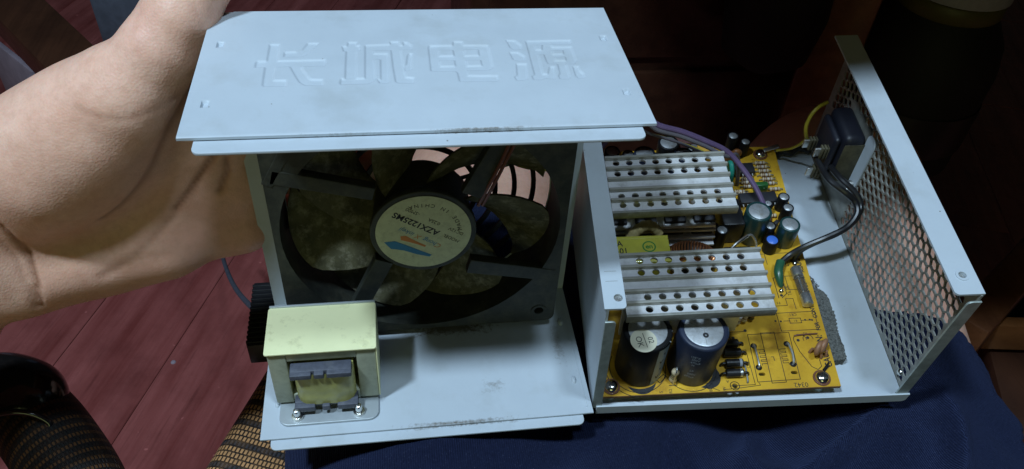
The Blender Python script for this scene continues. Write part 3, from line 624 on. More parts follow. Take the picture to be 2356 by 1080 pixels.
L_([(88.4, 43.4), (96.4, 43.6), (96.4, 47.4), (100, 47.4), (100, 41.4)], 0.2); L_([(93.4, 48.0), (93.4, 59.6), (97.4, 60.6), (97.8, 50.4), (95, 48.0)], 0.25)
L_([(99.4, 60.5), (99.4, 52.5), (103.6, 52.5), (103.6, 60.5)], 0.2, True); L_([(90.2, 74.4), (111.6, 74.8)], 0.2); L_([(92.6, 74.4), (92.6, 68)], 0.2)
L_([(97.4, 69), (103.0, 69.2), (103.0, 66.6), (97.4, 66.5)], 0.2, True)
L_([(73.4, 3.6), (73.8, 2.4), (62, 1.2), (57, 1.0)], 0.2); L_([(64.5, 20.5), (71.2, 20.4), (71.6, 2.8), (60.6, 2.6)], 0.2); L_([(57.0, 29.8), (73.0, 30.2)], 0.2)
L_([(52.6, 1.8), (55.2, 0.6)], 0.2)
for cx, cy, r, a0, a1 in ((20.6, 13.6, 12.6, 150, 395), (44.0, 12.6, 11.9, 150, 395), (20.6, 13.6, 14.6, 170, 270), (62.4, 2.6, 2.0, 0, 360), (51.2, 3.0, 1.5, 0, 360)):
    L_([(cx + r * math.cos(math.radians(a)), cy + r * math.sin(math.radians(a))) for a in range(a0, a1 + 1, 8)], 0.24)
L_([(2.6, 24), (7.0, 8.0)], 0.25)
for cx, cy, r in ((97.4, 24.6, 3.0), (101.2, 24.9, 2.3)):
    L_([(cx + r * math.cos(math.radians(a)), cy + r * math.sin(math.radians(a))) for a in range(0, 200, 14)], 0.22)
L_([(94.4, 24.4), (95.6, 18.6), (99.0, 10.6), (101.4, 9.0), (103.4, 10.6), (103.4, 14)], 0.22)
L_([(33.4, 4.0), (36.8, 4.0), (37.2, 6.4)], 0.25); L_([(28.2, 7.0), (31.6, 9.6), (32.6, 8.4), (29.4, 5.4)], 0.25, True)
L_([(88.2, 43.0), (90.4, 41.6)], 0.2)
def arcfill(cx, cy, r0, r1, a0, a1):
    A = [math.radians(a0 + (a1 - a0) * k / 14) for k in range(15)]
    ln.plate([(cx + (r0) * math.cos(a), cy + r0 * math.sin(a)) for a in A] + [(cx + (r0 + (r1 - r0) * math.sin(PI * k / 14)) * math.cos(a), cy + (r0 + (r1 - r0) * math.sin(PI * k / 14)) * math.sin(a)) for k, a in reversed(list(enumerate(A)))][1:-1], [], z, z + 0.03)
arcfill(20.6, 13.6, 10.7, 13.4, 238, 312); arcfill(44.0, 12.6, 10.5, 14.6, 288, 362)
for cx, cy in ((88.6, 35.2), (91.0, 34.9), (102.6, 35.2), (104.8, 35.2), (105.8, 35.0)): ln.plate(circ(cx, cy, 0.5, 10), [], z + 0.012, z + 0.045)
for cx, cy in ((66.8, 27.0), (66.9, 24.4), (64.6, 27.4), (73.2, 30.6), (57.5, 29), (59.5, 30), (61.5, 31.4), (63.5, 31.0), (95.0, 49.4), (96.4, 24.4), (101.2, 25.6)): ln.plate(circ(cx, cy, 0.75, 10), [], z + 0.012, z + 0.045)
o = ln.build('printed_outline', 'ink', board, smooth=None); o['kind'] = 'stuff'
tx = MB()
def T_(s, x, y, size, r, **k): tx.text(s, size, TR(x, y, z + 0.03, rz=math.radians(r)), th=0.03, **k)
# warning line running along the right edge
Wl = [('CAUTION:', 10.0, 4.5, 0.0), ('FOR', 29.2, 2.9, 0), ('CONTINUED', 36.0, 2.9, 0), ('PROTECTION', 47.5, 2.9, 0), ('AGAINST', 62.5, 2.9, 0)]
for s, y, sz, _ in Wl: T_(s, 107.0 + (y - 10) * 0.034, y, sz, 91.5, align='LEFT', xs=0.82 if sz < 4 else 0.78, bold=0.08)
T_('0342', 91.8, 1.9, 3.2, 180); T_('L', 82.6, 15.5, 3.2, 182); T_('C', 61.8, 29.6, 2.6, 180); T_('F', 68.6, 24.9, 2.6, 180)
T_('CX2', 70.6, 12.8, 1.9, 88); T_('CR1', 97.6, 38.4, 2.0, 180); T_('R1', 97.9, 35.0, 1.7, 180); T_('R2', 100.6, 27.9, 1.8, 180)
T_('250V', 97.3, 55.4, 3.0, 92, xs=0.8); T_('T6.3A', 99.2, 52.0, 2.8, 92, xs=0.8); T_('CN1', 100.2, 67.9, 1.9, 180); T_('F1', 92.4, 45.2, 2.0, 180)
T_('SW', 57.6, 0.9, 2.0, 90); T_('A', 59.6, 4.9, 1.9, 180); T_('B', 51.4, 0.7, 1.9, 90); T_('S', 29.4, 1.0, 2.2, 90); T_('R2', 33.6, 1.2, 2.0, 90); T_('C1', 4.8, 12.4, 1.9, 180)
T_('Q2', 104.9, 20.0, 2.0, 92); T_('C13', 102.0, 138, 2.2, 92); T_('R28', 109.6, 134, 2.4, 92); T_('D14', 110.6, 124, 2.4, 92); T_('C21', 108.8, 113, 2.2, 92)
tx.build('lettering', 'ink', board, smooth=None)['kind'] = 'stuff'
def screw(x, y, r=3.1):
    m = MB(); m.lathe([(r * 1.25, 0), (r * 1.25, 0.5)], 24, TR(x, y, BZ + 0.02), 0); m.build('washer', 'band_brown', board)
    m = MB(); m.lathe([(r, 0), (r * 0.96, 0.8), (r * 0.78, 1.7), (r * 0.4, 2.15), (0.3, 2.2)], 24, TR(x, y, BZ + 0.5), 0)
    o = m.build('screw', 'chrome', board, smooth=80)
    MB().box(-1.3, 1.3, -0.24, 0.24, 0, 0.1, mtx=TR(x, y, BZ + 2.62, rz=0.5)).box(-0.24, 0.24, -1.3, 1.3, 0.012, 0.11, mtx=TR(x, y, BZ + 2.62, rz=0.5)).build('screw_slot', 'black', board)
for x, y in ((101.7, 4.6), (7.6, 4.4), (106.6, 142.6)): screw(x, y)
for x, y in ((95.6, 27.0), ): pass
MB().tube([(95.0, 26.6, BZ + 0.5), (98, 26.9, BZ + 0.8), (106.0, 27.3, BZ + 0.5)], 0.36, 8).build('jumper_wire', 'band_brown', board)
MB().tube([(75.3, 22.3, BZ), (75.2, 21.6, BZ + 1.4), (75.1, 12.2, BZ + 1.4), (75.1, 11.2, BZ)], 0.5, 8).build('jumper_wire', 'solder', board)
MB().tube([(90.7, 22.7, BZ), (90.8, 22, BZ + 1.4), (91.3, 17, BZ + 1.9), (91, 12.8, BZ + 1.2), (90.9, 12.2, BZ)], 0.5, 8).build('jumper_wire', 'alu_dirty', board)
for x, y in ((75.3, 22.3), (75.1, 11.2), (90.7, 22.7), (90.9, 12.2)): MB().lathe([(1.5, 0), (1.1, 0.6), (0.4, 0.9)], 14, TR(x, y, BZ + 0.02)).build('solder_joint', 'black', board, smooth=80)
MB().tube([(68.6, 12.4, BZ), (68.7, 11.4, BZ + 1.2), (68.3, 4.6, BZ + 1.2), (68.2, 3.8, BZ)], 0.4, 8).build('jumper_wire', 'alu_dirty', board)
MB().tube([(107.0, 12.0, BZ + 0.6), (103.4, 8.3, BZ + 0.6)], 0.5, 6, smooth=0).tube([(106.6, 10.4, BZ + 0.9), (103.0, 7.2, BZ + 0.8)], 0.35, 6, smooth=0).build('ink_arrow', 'black', board)

# ---- electrolytic capacitors (mesh = sleeve, child = foil top)
def cap(x, y, r, h, sleeve, top='can_top', z0=None, tilt=(0, 0), label=None, n=32, cross=True):
    mt = TR(x, y, BZ if z0 is None else z0, rx=tilt[0], ry=tilt[1])
    m = MB(); b_ = min(1.0, r * 0.14)
    m.lathe([(r * 0.93, 0.0), (r, 0.8), (r, h - b_ * 1.2), (r * 0.985, h - b_ * 0.4), (r * 0.93, h), (r * 0.80, h + 0.05), (r * 0.78, h - 0.25)], n, mt, cap=False)
    o = m.build('capacitor', sleeve, tray, smooth=50, label=label)
    m = MB(); m.lathe([(r * 0.785, h - 0.3), (r * 0.74, h - 0.12), (0.05, h - 0.06)], n, mt, cap=False); m.build('capacitor_top', top, o, smooth=60)
    if cross and top == 'can_top':
        g = MB()
        for a in (0.5, 0.5 + 2 * PI / 3, 0.5 + 4 * PI / 3) if r > 5 else (0.4, 0.4 + PI / 2, 0.4 + PI, 0.4 + 1.5 * PI):
            c, s_ = math.cos(a), math.sin(a); g.line([(0.1 * c, 0.1 * s_), (r * 0.7 * c, r * 0.7 * s_)], max(0.12, r * 0.02), h - 0.085 , 0.06, mtx=mt)
        g.build('vent_score', 'alu_dirty', o)
    return o, mt
def on_side(mt, r, ang, zc):     # frame on a cylinder's side: x along the circumference, y up
    return mt @ Matrix.Rotation(ang, 4, 'Z') @ Matrix.Translation((r, 0, zc)) @ Matrix(((0, 0, 1, 0), (1, 0, 0, 0), (0, 1, 0, 0), (0, 0, 0, 1)))
def wrap(name, mtl, mt, r, a0, a1, z0, z1, parent, th=0.06):
    n = 10; vs = []; fs = []
    for k in range(n + 1):
        a = a0 + (a1 - a0) * k / n
        for zc in (z0, z1): vs.append(mt @ Vector(((r + th) * math.cos(a), (r + th) * math.sin(a), zc)))
    for k in range(n): fs.append((2 * k, 2 * k + 2, 2 * k + 3, 2 * k + 1))
    return MB().add(vs, fs).build(name, mtl, parent)
CR, CH = 10.6, 31.5
c1, mt = cap(20.8, 14.2, CR, CH, 'sleeve_black', tilt=(0.0, 0.02), label='large black capacitor with pale minus stripe and a round OK sticker')
wrap('polarity_stripe', 'stripe', mt, CR, -1.22, -0.62, 0.9, CH - 1.2, c1)
wrap('polarity_stripe', 'stripe', mt, CR * 0.93, -1.05, -0.62, CH - 1.0, CH - 0.02, c1, th=0.35)
m = MB()
for k, zc in enumerate((6, 12.5, 19, 25.5)): m.text('-' if k % 2 else '<', 4.5, on_side(mt, CR + 0.1, -0.92, zc) @ Matrix.Rotation(PI / 2, 4, 'Z'), bold=0.12)
m.build('stripe_mark', 'ink', c1)
m = MB(); m.plate([(5.6 * math.cos(a), 5.6 * math.sin(a)) for a in [2 * PI * k / 36 for k in range(36)]], [], 0, 0.1, mt @ TR(-2.6, -5.4, CH + 0.12)); m.build('round_sticker', 'sticker', c1)
SM = mt @ TR(-2.6, -5.4, CH + 0.23, rz=math.radians(-80)); m = MB(); m.text('OK', 3.6, SM @ TR(0.2, -1.9, 0)); m.text('02', 3.2, SM @ TR(0.4, 2.9, 0)); m.line([(-3.4, 0.6), (3.4, 0.6)], 0.25, 0, 0.03, SM); m.build('lettering', 'ink', c1)
m = MB(); m.text('JWAK', 2.2, mt @ TR(8.75, -3.2, CH - 0.25, rz=math.radians(70)), bold=0.02); m.build('lettering', 'ink_grey', c1)
c2, mt = cap(44.2, 13.4, CR, CH, 'sleeve_navy', tilt=(0.0, 0.025), label='large navy capacitor with grey print and a dot on its silver top')
wrap('polarity_stripe', 'stripe', mt, CR * 0.93, -0.45, 0.1, CH - 2.2, CH - 0.02, c2, th=0.6)
m = MB()
for k, (s, dz) in enumerate((('105\u00b0C', 24.6), ('200V', 22.6), ('470uF', 20.4), ('M', 18.2), ('LP', 13.6), ('200V', 11.0), ('470uF', 8.6))): m.text(s, 1.9, on_side(mt, CR + 0.06, -1.95 + 0.03 * (k % 3), dz), xs=0.9)
m.build('lettering', 'ink_grey', c2)
MB().plate(circ(0.2, -3.0, 1.25, 20), [circ(0.2, -3.0, 0.35, 8)], CH - 0.03, CH + 0.03, mt).build('ink_dot', 'ink', c2)

# small capacitors along the right and back of the board
for (x, y, r, h, sl, lab) in ((87.9, 85.6, 6.4, 20.5, 'sleeve_green', 'dark green capacitor beside the purple wire'), (103.8, 81.6, 5.0, 14.5, 'sleeve_green', None),
        (107.6, 103.6, 2.9, 9.6, 'sleeve_black', None), (107.6, 95.8, 2.9, 10.2, 'sleeve_black', None), (95.0, 83.6, 3.0, 11.5, 'sleeve_black', None),
        (95.6, 96.6, 2.6, 9.0, 'sleeve_black', None), (92.6, 92.0, 1.2, 8.0, 'sleeve_black', None), (69.2, 78.4, 3.0, 16, 'sleeve_black', None),
        (89.4, 145.0, 3.0, 13.5, 'sleeve_black', None), (96.6, 143.6, 2.7, 10, 'sleeve_black', None), (51.6, 135.0, 5.6, 20, 'sleeve_black', None),
        (35.6, 119.4, 5.6, 28.5, 'sleeve_navy', None), (55.6, 119.0, 5.0, 27.5, 'sleeve_navy', None), (62.0, 119.5, 2.8, 27.5, 'sleeve_navy', None), (27.6, 121.0, 3.0, 27, 'sleeve_navy', None)):
    cap(x, y, r, h, sl, label=lab, n=24)
cap(95.2, 76.8, 3.5, 8.6, 'sleeve_black', top='blue_top', label='small capacitor with a bright blue top')
for (x, y) in ((44, 128), (14, 128), (22, 134), (66, 134)):
    cap(x, y, 4.2, 16, 'sleeve_black', n=20)

# ---- finned heat sinks
def heat_sink(x0, x1, ys, rows, lab, web_y, web_z):
    zb, t = 51.6, 1.1; y0_, y1_ = ys[-1], ys[0]
    holes = [circ(ax + (bx - ax) * k / 7, ay + (by - ay) * k / 7, 1.62, 18) for (ax, ay, bx, by) in rows for k in range(8)]
    m = MB(); m.plate([(x0, y0_), (x1, y0_ + 0.8), (x1, y1_ + 0.8), (x0, y1_)], holes, zb, zb + t); hs = m.build('heat_sink', 'alu', tray, smooth=30, label=lab)
    for y in ys[:-1]:
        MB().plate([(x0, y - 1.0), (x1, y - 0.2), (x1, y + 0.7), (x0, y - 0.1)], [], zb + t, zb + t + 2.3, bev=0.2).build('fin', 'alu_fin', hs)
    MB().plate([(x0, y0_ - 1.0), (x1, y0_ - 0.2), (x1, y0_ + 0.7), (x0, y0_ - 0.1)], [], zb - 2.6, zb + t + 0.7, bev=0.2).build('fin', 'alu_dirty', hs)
    MB().box(x0 + 2, x1 - 6, web_y, web_y + 2.0, web_z, zb, 0.2).build('web', 'alu', hs)
    return hs
hsF = heat_sink(11.3, 72.8, [44.1, 37.9, 31.7, 25.4, 19.6, 14.0], [(20.3, 41.3, 64.2, 41.9), (20.2, 35.2, 64.0, 35.8), (21.1, 22.6, 64.7, 23.2), (21.0, 16.6, 64.7, 17.2)], 'front finned aluminium heat sink with rows of round holes', 28, 14)
hsB = heat_sink(12.0, 69.0, [102.0, 95.2, 88.6, 82.0, 75.6, 69.2], [(17.2, 99.2, 61.3, 99.8), (17.1, 92.4, 61.3, 93.4), (17.2, 78.4, 61.7, 79.4), (17.2, 73.0, 61.4, 73.9)], 'rear finned aluminium heat sink with rows of round holes', 85, 14)
MB().box(14, 63, 79, 80.6, 29, 47.5, 0.2).build('web', 'alu', hsB)
for zf in (30.5, 26.5, 22.5): MB().box(14, 64, 73.5 - (30.5 - zf) * 0.3, 79, zf, zf + 1.2, 0.2).build('fin', 'alu', hsB)
MB().box(14, 63, 73, 79, 34, 36, 0.4).build('fin', 'alu', hsB)
for x in (37.0, 55.0): MB().lathe([(2.4, 0), (2.3, 1.2), (1.0, 1.9)], 16, TR(x, 78.8, 44, rx=PI / 2)).build('screw', 'alu_dirty', hsB, smooth=70)

# ---- wound parts between the heat sinks
m = MB(); m.box(9, 38.2, 50, 64.5, BZ, 40, 0.8); yt = m.build('taped_transformer', 'tape', tray, label='yellow taped transformer printed with part numbers')
YM = TR(0, 0, 40.02)
m = MB(); m.text('700A', 4.4, TR(12.4, 60.6, 40.02, rz=0.02), bold=0.06, xs=0.9); m.text('CK-01', 4.4, TR(13.4, 56.4, 40.02, rz=0.02), bold=0.06, xs=0.9); m.build('lettering', 'ink', yt)
m = MB(); m.plate(circ(28.6, 58.6, 3.1, 28), [circ(28.6, 58.6, 2.5, 28)], 40.0, 40.05); m.text('en', 3.4, TR(28.6, 58.6, 40.03), bold=0.1); m.build('green_mark', 'ink_green', yt)
MB().box(9.2, 38.0, 63.2, 64.72, 36, 40.16, 0.1).build('tape_end', 'tape', yt)
m = MB(); m.tube([(20.5, 66.0, 33.5), (24, 69.5, 37), (29, 71.8, 38.8), (33, 71.5, 37.5), (35.5, 69.8, 34)], 2.6, 14, smooth=8, rf=lambda t: 1 + 0.06 * math.sin(t * 150)); m.build('crepe_sleeve', 'tan', tray)
tc = MB(); n = 30
for i in range(n + 1):
    pass
tor = MB()
R0, r0 = 8.5, 3.6; vs = []; fs = []; nu, nv = 36, 12
for i in range(nu):
    for j in range(nv):
        a, b_ = 2 * PI * i / nu, 2 * PI * j / nv; vs.append(((R0 + r0 * math.cos(b_)) * math.cos(a), r0 * math.sin(b_), (R0 + r0 * math.cos(b_)) * math.sin(a)))
for i in range(nu):
    for j in range(nv): fs.append((i * nv + j, ((i + 1) % nu) * nv + j, ((i + 1) % nu) * nv + (j + 1) % nv, i * nv + (j + 1) % nv))
to = tor.add(vs, fs, TR(51, 61, 24, rz=-0.25)).build('toroid_coil', 'black', tray, smooth=80)
for k in range(22):
    a = math.radians(20 + k * 6.6); ring = []
    for j in range(11): b_ = 2 * PI * j / 10; ring.append(TR(51, 61, 24, rz=-0.25) @ Vector(((R0 + (r0 + 0.55) * math.cos(b_)) * math.cos(a), (r0 + 0.55) * math.sin(b_), (R0 + (r0 + 0.55) * math.cos(b_)) * math.sin(a))))
    MB().tube(ring, 0.5, 6, smooth=2).build('copper_turn', 'copper', to)
MB().tube([(70.5, 66.5, 23), (74, 69, 26), (79.5, 72.0, 28.0)], 0.9, 10).build('clip_arm', 'chrome', tray)
MB().tube([(79.5, 72.0, 28.0), (82, 73, 27), (85, 72.0, 22), (86, 71, 14), (86, 70.8, BZ)], 0.6, 8).build('clip_wire', 'solder', tray)
# transistors under the front heat sink
for x in (55.5, 62.0): 
    pass
MB().box(53.5, 66.5, 31.5, 34, 12, 30, 0.4).build('power_transistor', 'ic', tray)
for x in (16, 30, 44, 58):
    tb = MB().box(x - 5, x + 5, 74.6, 78.9, 22, 38, 0.4).build('power_transistor', 'ic', tray)
for k, (x, y) in enumerate(((69.8, 34.0), (73.2, 35.2), (76.8, 36.2))):
    r_ = MB().lathe([(0.9, 0), (1.5, 0.6), (1.25, 2), (1.25, 4.6), (1.5, 6), (0.9, 6.6)], 12, TR(x, y, BZ + 1.6)).build('resistor', 'wire_white' if k < 2 else 'black', tray, smooth=60)
    MB().lathe([(1.32, 0), (1.32, 0.7)], 12, TR(x, y, BZ + 4.2)).build('resistor_band', 'band_brown', r_)
# diodes, a standing resistor, the ceramic disc, the fuse
for k, (x, y) in enumerate(((64.0, 23.0), (64.2, 18.2), (64.0, 12.8), (63.2, 7.8))):
    mt = TR(x - 4.2, y, BZ + 2.2, ry=PI / 2)
    d = MB().lathe([(1.5, 0), (1.9, 0.3), (1.9, 7.6), (1.5, 8.0)], 16, mt).build('diode', 'black', tray)
    if k > 1: MB().lathe([(1.94, 6.2), (1.94, 7.3)], 16, mt, cap=False).build('diode_band', 'ink_grey' if k == 2 else 'solder', d)
    for sx in (-1, 1): MB().tube([(x + sx * 3.8, y, BZ + 2.2), (x + sx * 5.6, y, BZ + 2.0), (x + sx * 6.2, y, BZ)], 0.6, 8).build('diode_lead', 'black', d)
mt = TR(35.3, 6.6, BZ + 0.4, rx=0.05)
r_ = MB().lathe([(0.8, 0), (1.75, 0.5), (1.75, 1.6), (1.45, 2.3), (1.45, 6.6), (1.75, 7.3), (1.7, 8.6), (0.8, 9.2)], 16, mt).build('resistor', 'resistor', tray, smooth=60)
for zc, mm in ((3.0, 'band_green'), (4.4, 'band_brown'), (5.8, 'band_green')): MB().lathe([(1.5, zc), (1.5, zc + 0.7)], 16, mt, cap=False).build('resistor_band', mm, r_)
MB().tube([(35.3, 6.4, BZ + 9.4), (35.3, 6.2, BZ + 12), (35.2, 5.4, BZ + 12.6), (35.0, 4.4, BZ + 11), (35, 4.2, BZ)], 0.35, 8).build('resistor_lead', 'solder', r_)
for k, (dx, dy) in enumerate(((0, 0), (2.6, 1.0))):
    d = MB().lathe([(0.4, -1.3), (2.6, -1.15), (3.6, -0.6), (3.7, 0), (3.6, 0.6), (2.6, 1.15), (0.4, 1.3)], 24, TR(102.2 + dx, 16.8 + dy, BZ + 5.4, rx=PI / 2 - 0.15, rz=0.9)).build('ceramic_disc', 'disc', tray, smooth=80)
    for s_ in (-1, 1): MB().tube([(102.2 + dx + s_ * 1.6, 16.8 + dy - s_ * 1.2, BZ + 3.2), (102.0 + dx + s_ * 2.0, 16.4 + dy - s_ * 1.5, BZ + 1.4), (102 + dx + s_ * 2.2, 16.2 + dy - s_ * 1.6, BZ)], 0.65, 8).build('disc_lead', 'disc', d)
mt = TR(105.0, 41.4, BZ + 3.0, rx=-PI / 2, rz=0.03)
def glass_mat():
    m_, t, p = nt('fuse_glass'); p.inputs['Transmission Weight'].default_value = 0.9; p.inputs['Base Color'].default_value = (0.45, 0.44, 0.42, 1); p.inputs['Roughness'].default_value = 0.08; return m_
fu = MB().lathe([(2.35, 5.8), (2.35, 16.2)], 24, mt, cap=False).build('fuse', glass_mat(), tray, label='glass tube fuse with metal end caps')
for a, b_ in ((0.0, 6.0), (16.0, 21.6)): MB().lathe([(1.9, a), (2.6, a + 0.5), (2.6, b_ - 0.4), (2.4, b_)], 24, mt).build('fuse_cap', 'solder', fu)
MB().lathe([(0.35, 5.8), (0.35, 16.4)], 8, mt).build('fuse_wire', 'solder', fu)
# chips, film capacitor and small resistors at the far right corner
def chip(x, y, lx, ly, rz, pins):
    m = MB(); mt = TR(x, y, BZ + 1.2, rz=rz); m.box(-lx / 2, lx / 2, -ly / 2, ly / 2, 0, 3.2, 0.3, mtx=mt); c = m.build('chip', 'ic', tray)
    for k in range(pins):
        px = -lx / 2 + 1.4 + k * (lx - 2.8) / (pins - 1)
        for sy in (-1, 1): MB().tube([(mt @ Vector((px, sy * ly / 2, 1.6))), (mt @ Vector((px, sy * (ly / 2 + 0.9), 1.4))), (mt @ Vector((px, sy * (ly / 2 + 1.1), -1.2)))], 0.4, 6, smooth=0).build('chip_pin', 'solder', c)
chip(96.6, 108.4, 19.5, 6.8, 0.03, 8); chip(94.0, 129.6, 10.5, 6.8, 0.03, 4)
MB().box(96.2, 103.4, 114.4, 117.6, BZ, BZ + 6.4, 0.9).build('film_capacitor', 'film_green', tray)
rr = None
for k, (x, y) in enumerate([(104.4 + 0.35 * i, 135.4 - i * 3.0) for i in range(6)] + [(93.8, 121.6), (94.4, 118.6), (94.4, 124.0), (108.0, 116.2), (89.0, 115.2), (90.6, 113.4)]):
    mt = TR(x - 2.7, y, BZ + 1.3, ry=PI / 2)
    r_ = MB().lathe([(0.7, 0), (1.15, 0.5), (0.9, 1.3), (0.9, 4.1), (1.15, 4.9), (0.7, 5.4)], 12, mt).build('resistor', 'resistor', tray, smooth=60)
    for j, zc in enumerate((0.6, 1.7, 2.7, 3.7)): MB().lathe([(1.2 if j == 0 else 0.97, zc), (1.2 if j == 0 else 0.97, zc + 0.45)], 12, mt, cap=False).build('resistor_band', ('band_brown', 'band_brown', 'wire_white', 'band_brown')[j], r_)
    for sx in (-1, 1): MB().tube([(x + sx * 2.6, y, BZ + 1.3), (x + sx * 4.0, y, BZ + 1.2), (x + sx * 4.3, y, BZ)], 0.3, 6).build('resistor_lead', 'alu_dirty', r_)
MB().box(84.0, 90.6, 135.4, 139.0, BZ, BZ + 8, 0.5).build('trimmer', 'brown_part', tray)
MB().lathe([(0.5, -1.3), (2.6, -1.0), (3.0, 0), (2.6, 1.0), (0.5, 1.3)], 18, TR(92.2, 140.6, BZ + 4.0, rx=PI / 2)).build('ceramic_disc', 'brown_part', tray, smooth=80)
MB().box(65.5, 74, 126, 131, BZ + 6, BZ + 22, 0.4).build('film_capacitor', 'orange_box', tray)
MB().box(56, 68, 137, 142, BZ, BZ + 17, 0.4).build('choke_or_shade_block', 'maroon', tray)
MB().box(14, 26, 112, 117, BZ, BZ + 24, 0.4).build('choke_or_shade_block', 'black', tray)
MB().tube([(85.5, 131, BZ), (85.0, 130.4, BZ + 7), (84.8, 126.5, BZ + 11), (85.2, 122.5, BZ + 7), (85.3, 121.8, BZ)], 1.25, 10).build('green_lead', 'wire_green', tray)

for k in range(26):   # small parts crowding the board between and behind the heat sinks
    x, y = [(80.5, 60), (84, 63.5), (80, 97), (84.5, 101), (79, 104), (80.8, 109), (83, 113), (80, 118), (86, 67), (77.5, 88), (72, 90), (75, 95), (73, 101), (98.5, 93), (101, 90), (101.5, 98), (99.5, 101.5), (74, 107), (76, 113), (72.5, 118), (30, 131), (46, 122), (60, 131), (74, 122), (8, 124), (78, 140)][k]
    kind = k % 4
    if kind == 0:
        q = MB().lathe([(0.6, 0), (2.1, 0.4), (2.1, 6.6), (1.6, 7.2)], 14, TR(x, y, BZ, rx=random.uniform(-.15, .15), ry=random.uniform(-.15, .15))).build('capacitor', 'sleeve_black', tray); MB().lathe([(1.6, 0), (1.4, 0.1)], 14, TR(x, y, BZ + 7.22)).build('capacitor_top', 'can_top', q)
    elif kind == 1:
        MB().lathe([(0.3, -0.9), (1.9, -0.7), (2.4, 0), (1.9, 0.7), (0.3, 0.9)], 16, TR(x, y, BZ + 3.2, rx=PI / 2, rz=random.uniform(0, 3))).build('ceramic_disc', 'brown_part' if k % 3 else 'disc', tray, smooth=80)
    elif kind == 2:
        MB().box(-1.8, 1.8, -1.0, 1.0, 0, 4.6, 0.4, mtx=TR(x, y, BZ + 1.4, rz=random.uniform(0, 3))).build('small_transistor', 'ic', tray)
    else:
        r_ = MB().lathe([(0.7, 0), (1.15, 0.5), (0.9, 1.3), (0.9, 4.1), (1.15, 4.9), (0.7, 5.4)], 12, TR(x - 2.7, y, BZ + 1.3, ry=PI / 2)).build('resistor', 'resistor', tray, smooth=60)
        for zc in (0.8, 2.2, 3.4): MB().lathe([(1.12, zc), (1.12, zc + 0.45)], 12, TR(x - 2.7, y, BZ + 1.3, ry=PI / 2), cap=False).build('resistor_band', 'band_brown', r_)

MB().box(69, 83, 60, 72, BZ, BZ + 11, 1.2).build('choke_or_shade_block', 'black', tray)  # three added black blocks standing in for the shade beside the heat sinks
MB().box(71, 82, 82, 99, BZ, BZ + 15, 1.0).build('choke_or_shade_block', 'black', tray)
MB().box(73, 82, 103, 119, BZ, BZ + 12, 1.0).build('choke_or_shade_block', 'black', tray)

# ---- mains socket on the honeycomb wall
so = MB()
so.box(TW - 11.5, TW - 0.6, 105.5, 130, 25, 56, 3.4, seg=4); so.box(TW - 15.0, TW - 11.4, 108, 128, 28, 53, 2.0, seg=3)
sk = so.build('mains_socket', 'socket', tray, label='black mains inlet socket fixed inside the honeycomb wall')
MB().box(TW - 11.0, TW - 1.2, 105.3, 105.7, 27, 52, 0.1).build('dusty_face', 'socket_dust', sk)
for (y, zc) in ((124.5, 35), (111.5, 42), (111.5, 28)):
    MB().box(TW - 21.5, TW - 14.8, y - 0.5, y + 0.5, zc - 2.6, zc + 2.6, 0.2).build('terminal', 'solder', sk)
    m = MB()
    for q in range(3): m.box(TW - 18.6 + q * 1.6, TW - 17.6 + q * 1.6, y - 1.6, y + 1.6, zc - 3.6, zc + 3.6, 0.2)
    m.build('terminal_clip', 'socket_dust', sk)
MB().plate(rrect(98, 106, 20, 60, 4), [circ(101.5, 26, 1.6, 12)], 0, 0.7, Matrix.Translation((TW - 1.3, 0, 0)) @ SIDE, bev=0.1).build('socket_flange', 'paint_tray', sk)
for dz in (0, 2.4): MB().lathe([(2.0, 0), (2.0, 1.6), (1.2, 3.0)], 12, TR(TW - 1.4, 101.2, 25 + dz * 1.6, ry=-PI / 2)).build('socket_screw', 'solder', sk, smooth=70)

# ---- wires soldered to the board
def wire(name, mtl, pts, r, label=None, n=10): return MB().tube(pts, r, n, smooth=7).build(name, mtl, tray, label=label)
wire('mains_wire', 'wire_black', ((121.94, 116.81, 36.00), (120.34, 105.24, 40.00), (121.06, 93.54, 42.00), (127.16, 87.20, 40.00), (132.43, 84.37, 36.00), (133.09, 79.23, 33.00), (127.81, 74.14, 29.00), (118.34, 70.85, 26.00), (108.94, 69.62, 21.00), (102.65, 68.69, 16.00), (97.66, 65.77, 13.50)), 1.55, 'black mains wire looping from the socket to the green sleeve')
wire('mains_wire', 'wire_black', ((127.65, 124.18, 32.00), (126.76, 110.52, 36.00), (128.93, 97.97, 38.00), (134.31, 90.41, 36.00), (136.89, 84.84, 32.00), (132.85, 78.50, 28.00), (124.84, 74.01, 25.00), (114.89, 72.01, 21.00), (109.16, 72.08, 15.00), (106.59, 70.40, 11.00), (106.38, 68.54, 9.20)), 1.5)
sh = ((97.79, 66.29, 13.50), (95.66, 61.53, 13.00), (95.46, 56.68, 11.50), (95.99, 54.23, 9.50))
MB().tube(sh, 1.95, 14, smooth=6, rf=lambda t: 1.15 if t < 0.45 else 1.15 - (t - 0.45) * 1.2).build('shrink_tube', 'shrink', tray)
for x, y in ((95.4, 51.8), (106.1, 67.6)): MB().lathe([(1.3, 0), (1.0, 0.9), (0.4, 1.4)], 14, TR(x, y, BZ + 0.02)).build('solder_joint', 'chrome', board, smooth=80)
wire('earth_wire', 'wire_yellow', ((129.58, 137.18, 52.00), (123.94, 133.14, 53.00), (120.14, 130.54, 50.00), (118.72, 128.75, 44.00), (120.59, 128.31, 37.00), (123.07, 129.08, 33.00)), 0.95, 'yellow and green earth wire arching behind the socket')
wire('earth_wire', 'wire_yellow', ((122.91, 131.00, 33.00), (123.00, 135.56, 24.00), (120.75, 139.36, 17.00), (117.61, 142.96, 12.50), (114.95, 143.12, 11.80)), 0.7)
